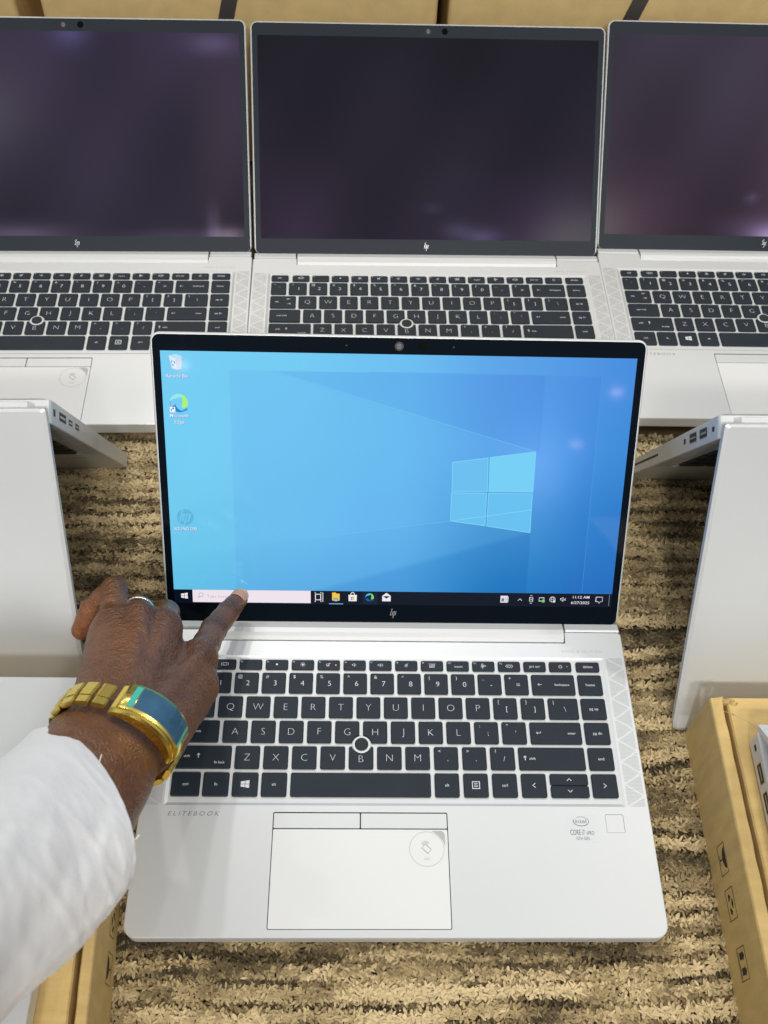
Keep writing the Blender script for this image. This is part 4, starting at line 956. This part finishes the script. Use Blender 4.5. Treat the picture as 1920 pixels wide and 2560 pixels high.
    pal = np.clip((-up - .05) / .5, 0, 1) * np.clip((co_[:, 1] - 120) / 40, 0, 1)
    tipz = np.exp(-((co_ - JP[3]) ** 2).sum(1) / 15 ** 2) + .6 * np.exp(-((co_ - JP[2]) ** 2).sum(1) / 12 ** 2) * np.clip(-nr[:, 0] * .3 - nr[:, 1], 0, 1)
    base = base * (1 - pal[:, None]) + np.array([.30, .15, .085]) * pal[:, None]
    base = base * (1 - .55 * np.clip(tipz, 0, 1)[:, None]) + .55 * np.clip(tipz, 0, 1)[:, None] * np.array([.36, .125, .055])
    for J, ks in ((JI, (0, 1, 2)), (JM, (0, 1)), (JR, (0,)), (JP, (0, 1))):
        for k in ks:
            g = np.exp(-((co_ - (J[k] + NH * 7)) ** 2).sum(1) / 9.0 ** 2)[:, None]; base = base * (1 - .5 * g)
    tipi = np.exp(-((co_ - JI[3]) ** 2).sum(1) / 6.5 ** 2)[:, None]; base = base * (1 - .5 * tipi) + .5 * tipi * np.array([.36, .20, .10])
    setcol(me, base); return me
hm = hand_mesh()
person = link('person', hm, SKIN); person['label'] = 'left hand in a white sleeve with a gold watch, index finger touching the screen'; person['category'] = 'person'
# fingernail on the index finger
def nail():
    a = JI[3] - JI[2]; a = a / np.linalg.norm(a); up = NH - a * float(NH @ a); up = up + Vn(-.1, -.25, .25); up = up - a * float(up @ a); up = up / np.linalg.norm(up); s = np.cross(a, up)
    V, Fc, C = [], [], []; nu, nv = 10, 10
    for i in range(nv + 1):
        t = i / nv; pos = JI[3] + a * (-5.5 + 10.5 * t)
        r = 7.0 - .3 * t if t < .6 else 7.0 - .18 - 2.3 * (t - .6) ** 1.5
        for j in range(nu + 1):
            ang = (j / nu - .5) * 2 * .92 * (1 - .25 * (2 * t - .75) ** 4 if True else 1)
            V.append(tuple(pos + up * (r + .35) * math.cos(ang) + s * (r + .1) * math.sin(ang)))
            f = max(0, (t - .62) / .38); C.append(tuple(np.array([.50, .27, .19]) * (1 - f) + np.array([.62, .52, .22]) * f))
    for i in range(nv):
        for j in range(nu): b = i * (nu + 1) + j; Fc.append((b, b + 1, b + nu + 2, b + nu + 1))
    me = mesh('fingernail', V, Fc, True); setcol(me, C); return link('fingernail', me, NAIL, person)
nl = nail(); sol = nl.modifiers.new('s', 'SOLIDIFY'); sol.thickness = .0004

# sleeve
def ray(px, py, z):
    dx, dy = (px - 958.411) / F, (py - 1448.415) / F
    d_ = np.array([cr[i] * dx + cd[i] * dy + cf[i] for i in range(3)]); c = np.array(CAMP); return c + (z - c[2]) / d_[2] * d_
RIM = []
def sleeve():
    # cuff and sleeve sections given in place (mm): outer end A, inner end B, and the bulge towards the hand
    RG = [((-194.5, 76.5, 118), (-142.4, -8.5, 128)), ((-197.5, 49.8, 140), (-147.8, -33.5, 150)), ((-209, 21, 170), (-160.5, -61.0, 180)), ((-230, -22, 215), (-183, -98, 226)), ((-258, -75, 268), (-213, -150, 280))]
    RG = [(ray(85, 1830, 118), ray(275, 2245, 128)), (ray(-5, 1912, 140), ray(185, 2372, 150)), (ray(-150, 2040, 170), ray(0, 2548, 180)), (ray(-360, 2230, 215), ray(-250, 2860, 225)), (ray(-620, 2470, 262), ray(-600, 3200, 275))]
    Cc = (RG[0][0] + RG[0][1]) / 2; V0 = ray(293, 1983, 166) - Cc
    n, m = 150, 100; V = []
    def cat(P, t):
        k = min(int(t), len(P) - 2); f = t - k; p0, p1, p2, p3 = P[max(k - 1, 0)], P[k], P[k + 1], P[min(k + 2, len(P) - 1)]
        return .5 * ((2 * p1) + (-p0 + p2) * f + (2 * p0 - 5 * p1 + 4 * p2 - p3) * f * f + (-p0 + 3 * p1 - 3 * p2 + p3) * f ** 3)
    As = [r[0] for r in RG]; Bs = [r[1] for r in RG]; loops = []
    for i in range(m + 1):
        t = (i / m) ** 1.15 * (len(RG) - 1.001); A, B = cat(As, t), cat(Bs, t); c = (A + B) / 2; U = (B - A) / 2
        Vv = V0 * (1.0 + .10 * t) * np.array([1 - .45 * min(t, 1) * .6, 1 - .5 * min(t, 1), 1 + .12 * t]) ; lp = []
        for j in range(n):
            a = 2 * PI * j / n; ca, sa = math.cos(a), math.sin(a)
            rr = 1 + .010 * math.sin(3 * a + t * 2.1) * min(1, t * 2 + .2) + .006 * math.sin(7 * a - t * 5.0) * min(1, t + .1)
            rr += .020 * math.exp(-((a - 1.0 - .5 * t) / .10) ** 2) * min(1, t) - .02 * math.exp(-((a - 1.55 + .35 * t) / .16) ** 2) * min(1, t * 1.5) + .022 * math.exp(-((a - .62 + .1 * t) / .09) ** 2) * min(1, t * 2) * (1 - min(1, t / 3)) + .018 * math.exp(-((a - 2.2 + .3 * t) / .12) ** 2) * min(1, t)
            def rn(p, q, sd): return (1 - abs(2 * float(vnoise(np.array([p]), np.array([q]), sd)[0]) - 1)) ** 4
            rr += .011 * rn(a * 2.0 + t * 1.9 + 20, t * 5.0 - a * 2.4 + 40, 77) * min(1, t * 3) + .0035 * rn(a * 5 - t * 3 + 20, t * 11 + a * 4.2 + 9, 78) * min(1, t * 4 + .2) + .001 * rn(a * 11 + 30, t * 26 + a * 7 + 9, 79); rr += .003 * math.sin(a * 31 + 3 * math.sin(t * 9)) * math.exp(-t * 6)
            lp.append(tuple(c + U * ca * rr + Vv * sa * rr * (1 if sa > 0 else .8)))
        loops.append(lp)
    V, Fc = loft(loops, False, False)
    me = bmfix((V, Fc), 'sleeve', True); RIM.extend(loops[0]); return me
sl = link('sleeve', sleeve(), CLOTH, person); so = sl.modifiers.new('s', 'SOLIDIFY'); so.thickness = .0011; so.offset = -1
def thread(p0, p1, p2):
    V = []; pts = [((1 - t) ** 2 * np.array(p0) + 2 * t * (1 - t) * np.array(p1) + t * t * np.array(p2)) for t in [k / 8 for k in range(9)]]
    loops = [[tuple(p + np.array([.22 * math.cos(a), .22 * math.sin(a) * .6, .22 * math.sin(a)])) for a in [2 * PI * k / 5 for k in range(5)]] for p in pts]
    return link('loose_thread', mesh('loose_thread', *loft(loops)), CLOTH, sl)
for k, dx_, dz_ in ((46, (1.0, 4.0), 2), (25, (2.6, 2.6), 1)):
    p_ = np.array(RIM[k]); thread(p_, p_ + np.array([dx_[0] * .7, dx_[1] * .4, dz_]), p_ + np.array([dx_[0], dx_[1], dz_]))

# ------------------------------------------------------------------ wristwatch
AX = Vn(.134, .833, -.536); AX = AX / np.linalg.norm(AX); FVv = Vn(.464, .426, .778); FVv = FVv - AX * float(FVv @ AX); FVv /= np.linalg.norm(FVv); UU = np.cross(AX, FVv)
_t = math.radians(-9); AX, FVv = AX * math.cos(_t) - FVv * math.sin(_t), FVv * math.cos(_t) + AX * math.sin(_t)
WC = C1 * .60 + W0 * .40 + AX * 16.0
watch = thing('wristwatch', 'gold wristwatch with a long blue rectangular face on the wrist', 'watch', tuple(WC))
WM = Matrix.Identity(4)
for i in range(3): WM[i][0] = UU[i]; WM[i][1] = AX[i]; WM[i][2] = FVv[i]; WM[i][3] = WC[i] * S
watch.matrix_world = WM            # watch frame: x across the wrist, y towards the hand, z out of the back of the wrist
RA, RB = 31.5, 23.0; TILT = 0.0
def ell(ph, o=0.0): return (RA + o) * math.cos(ph), (RB + o) * math.sin(ph)
def link_mesh(L, W_, th):
    a = []
    for y0, y1, dz in ((-W_ / 2, -W_ / 6 - .15, 0), (-W_ / 6 + .15, W_ / 6 - .15, .35), (W_ / 6 + .15, W_ / 2, 0)):
        P = rrect(-L / 2, L / 2, 0, th, min(1.2, th * .45), 3)
        a.append(loft([[(x, y0, z + dz) for x, z in P], [(x, y1, z + dz) for x, z in P]]))
    return bmfix(join(a), 'bracelet_link')
ML = link_mesh(7.5, 15.5, 3.0); ML.materials.append(GOLDB)
CASE0, CASE1 = 24, 106       # degrees covered by the case
ph = CASE1 + 10.5; degs = []
while ph < 360 + CASE0 - 8:
    degs.append(ph); x, z = ell(math.radians(ph)); dl = math.hypot(RA * math.sin(math.radians(ph)), RB * math.cos(math.radians(ph))); ph += math.degrees(8.9 / dl)
for dg in degs:
    a = math.radians(dg); x, z = ell(a); tx, tz = -RA * math.sin(a), RB * math.cos(a); an = math.atan2(tz, tx)
    nx, nz = tz / math.hypot(tx, tz), -tx / math.hypot(tx, tz)
    m_ = Matrix.Translation(Vector((x, 0, z)) * S) @ Matrix.Rotation(PI - an if False else -an, 4, 'Y')
    # keep the link's outer face away from the wrist
    if (m_.to_3x3() @ Vector((0, 0, 1))).dot(Vector((nx, 0, nz))) < 0: m_ = m_ @ Matrix.Rotation(PI, 4, 'Y')
    link('bracelet_link', ML, None, watch, m_)
def case():
    # section across the wrist: flat-bottomed, long curved top; swept along the arm direction
    def sec(ins, hh):
        P = []; n = 60
        a0, a1 = math.radians(CASE0 + 1), math.radians(CASE1 - 1)
        for i in range(n + 1):
            a = a0 + (a1 - a0) * i / n; x, z = ell(a, 0.2 + ins); P.append((x, z))
        top = []
        for i in range(n + 1):
            t = i / n; a = a1 + (a0 - a1) * t; bul = math.sin(PI * t) ** .6 if 0 < t < 1 else 0
            x, z = ell(a, 2.6 + hh * bul - ins); top.append((x, z))
        return P + top
    L = []
    for y, ins, hh in ((-10.8, 1.2, 5.6), (-10.2, .3, 6.6), (-8.6, 0, 7.4), (-8.2, 0, 7.4), (8.2, 0, 7.4), (8.6, 0, 7.4), (10.2, .3, 6.6), (10.8, 1.2, 5.6)):
        L.append([(x, y, z) for x, z in sec(ins, hh)])
    V, Fc = loft(L); return bmfix((V, Fc), 'watch_case')
link('watch_case', case(), GOLD, watch)
def patch(name, t0, t1, y0, y1, lift, m, n=48):
    V, Fc = [], []; n = 48
    a0, a1 = math.radians(CASE0 + 1), math.radians(CASE1 - 1)
    for i in range(n + 1):
        t = t0 + (t1 - t0) * i / n; a = a1 + (a0 - a1) * t; bul = math.sin(PI * t) ** .6; x, z = ell(a, 2.6 + 7.4 * bul + lift); V += [(x, y0, z), (x, y1, z)]
    for i in range(n): Fc.append((2 * i, 2 * i + 1, 2 * i + 3, 2 * i + 2))
    return link(name, mesh(name, V, Fc, True), m, watch)
patch('watch_bezel', .08, .96, -9.4, 9.4, .35, GOLDB, 20).modifiers.new('s', 'SOLIDIFY').thickness = .0004
patch('watch_glass', .215, .76, -7.7, 7.7, 1.15, WGLASS, 20); patch('watch_face_strip', .15, .205, -7.7, 7.7, 1.15, WTEAL, 4); patch('watch_face_strip', .77, .805, -7.7, 7.7, 1.15, WTEAL, 4)

# ------------------------------------------------------------------ finger ring
def fring():
    c = JR[0] * .42 + JR[1] * .58; a = JR[1] - JR[0]; a /= np.linalg.norm(a); u_ = np.cross(a, Vn(0, 0, 1)); u_ /= np.linalg.norm(u_); v_ = np.cross(u_, a)
    loops = []; n = 40
    for o_, r in ((-2.4, 9.7), (-2.2, 10.6), (0, 10.9), (2.2, 10.6), (2.4, 9.7), (0, 9.4)):
        loops.append([tuple(c + a * o_ + u_ * r * math.cos(2 * PI * k / n) + v_ * r * math.sin(2 * PI * k / n)) for k in range(n)])
    loops.append(loops[0]); V, Fc = loft(loops, False, False); return bmfix((V, Fc), 'finger_ring', True)
fr_ = link('finger_ring', fring(), SILV); fr_['label'] = 'thin silver ring on the ring finger of the hand'; fr_['category'] = 'ring'
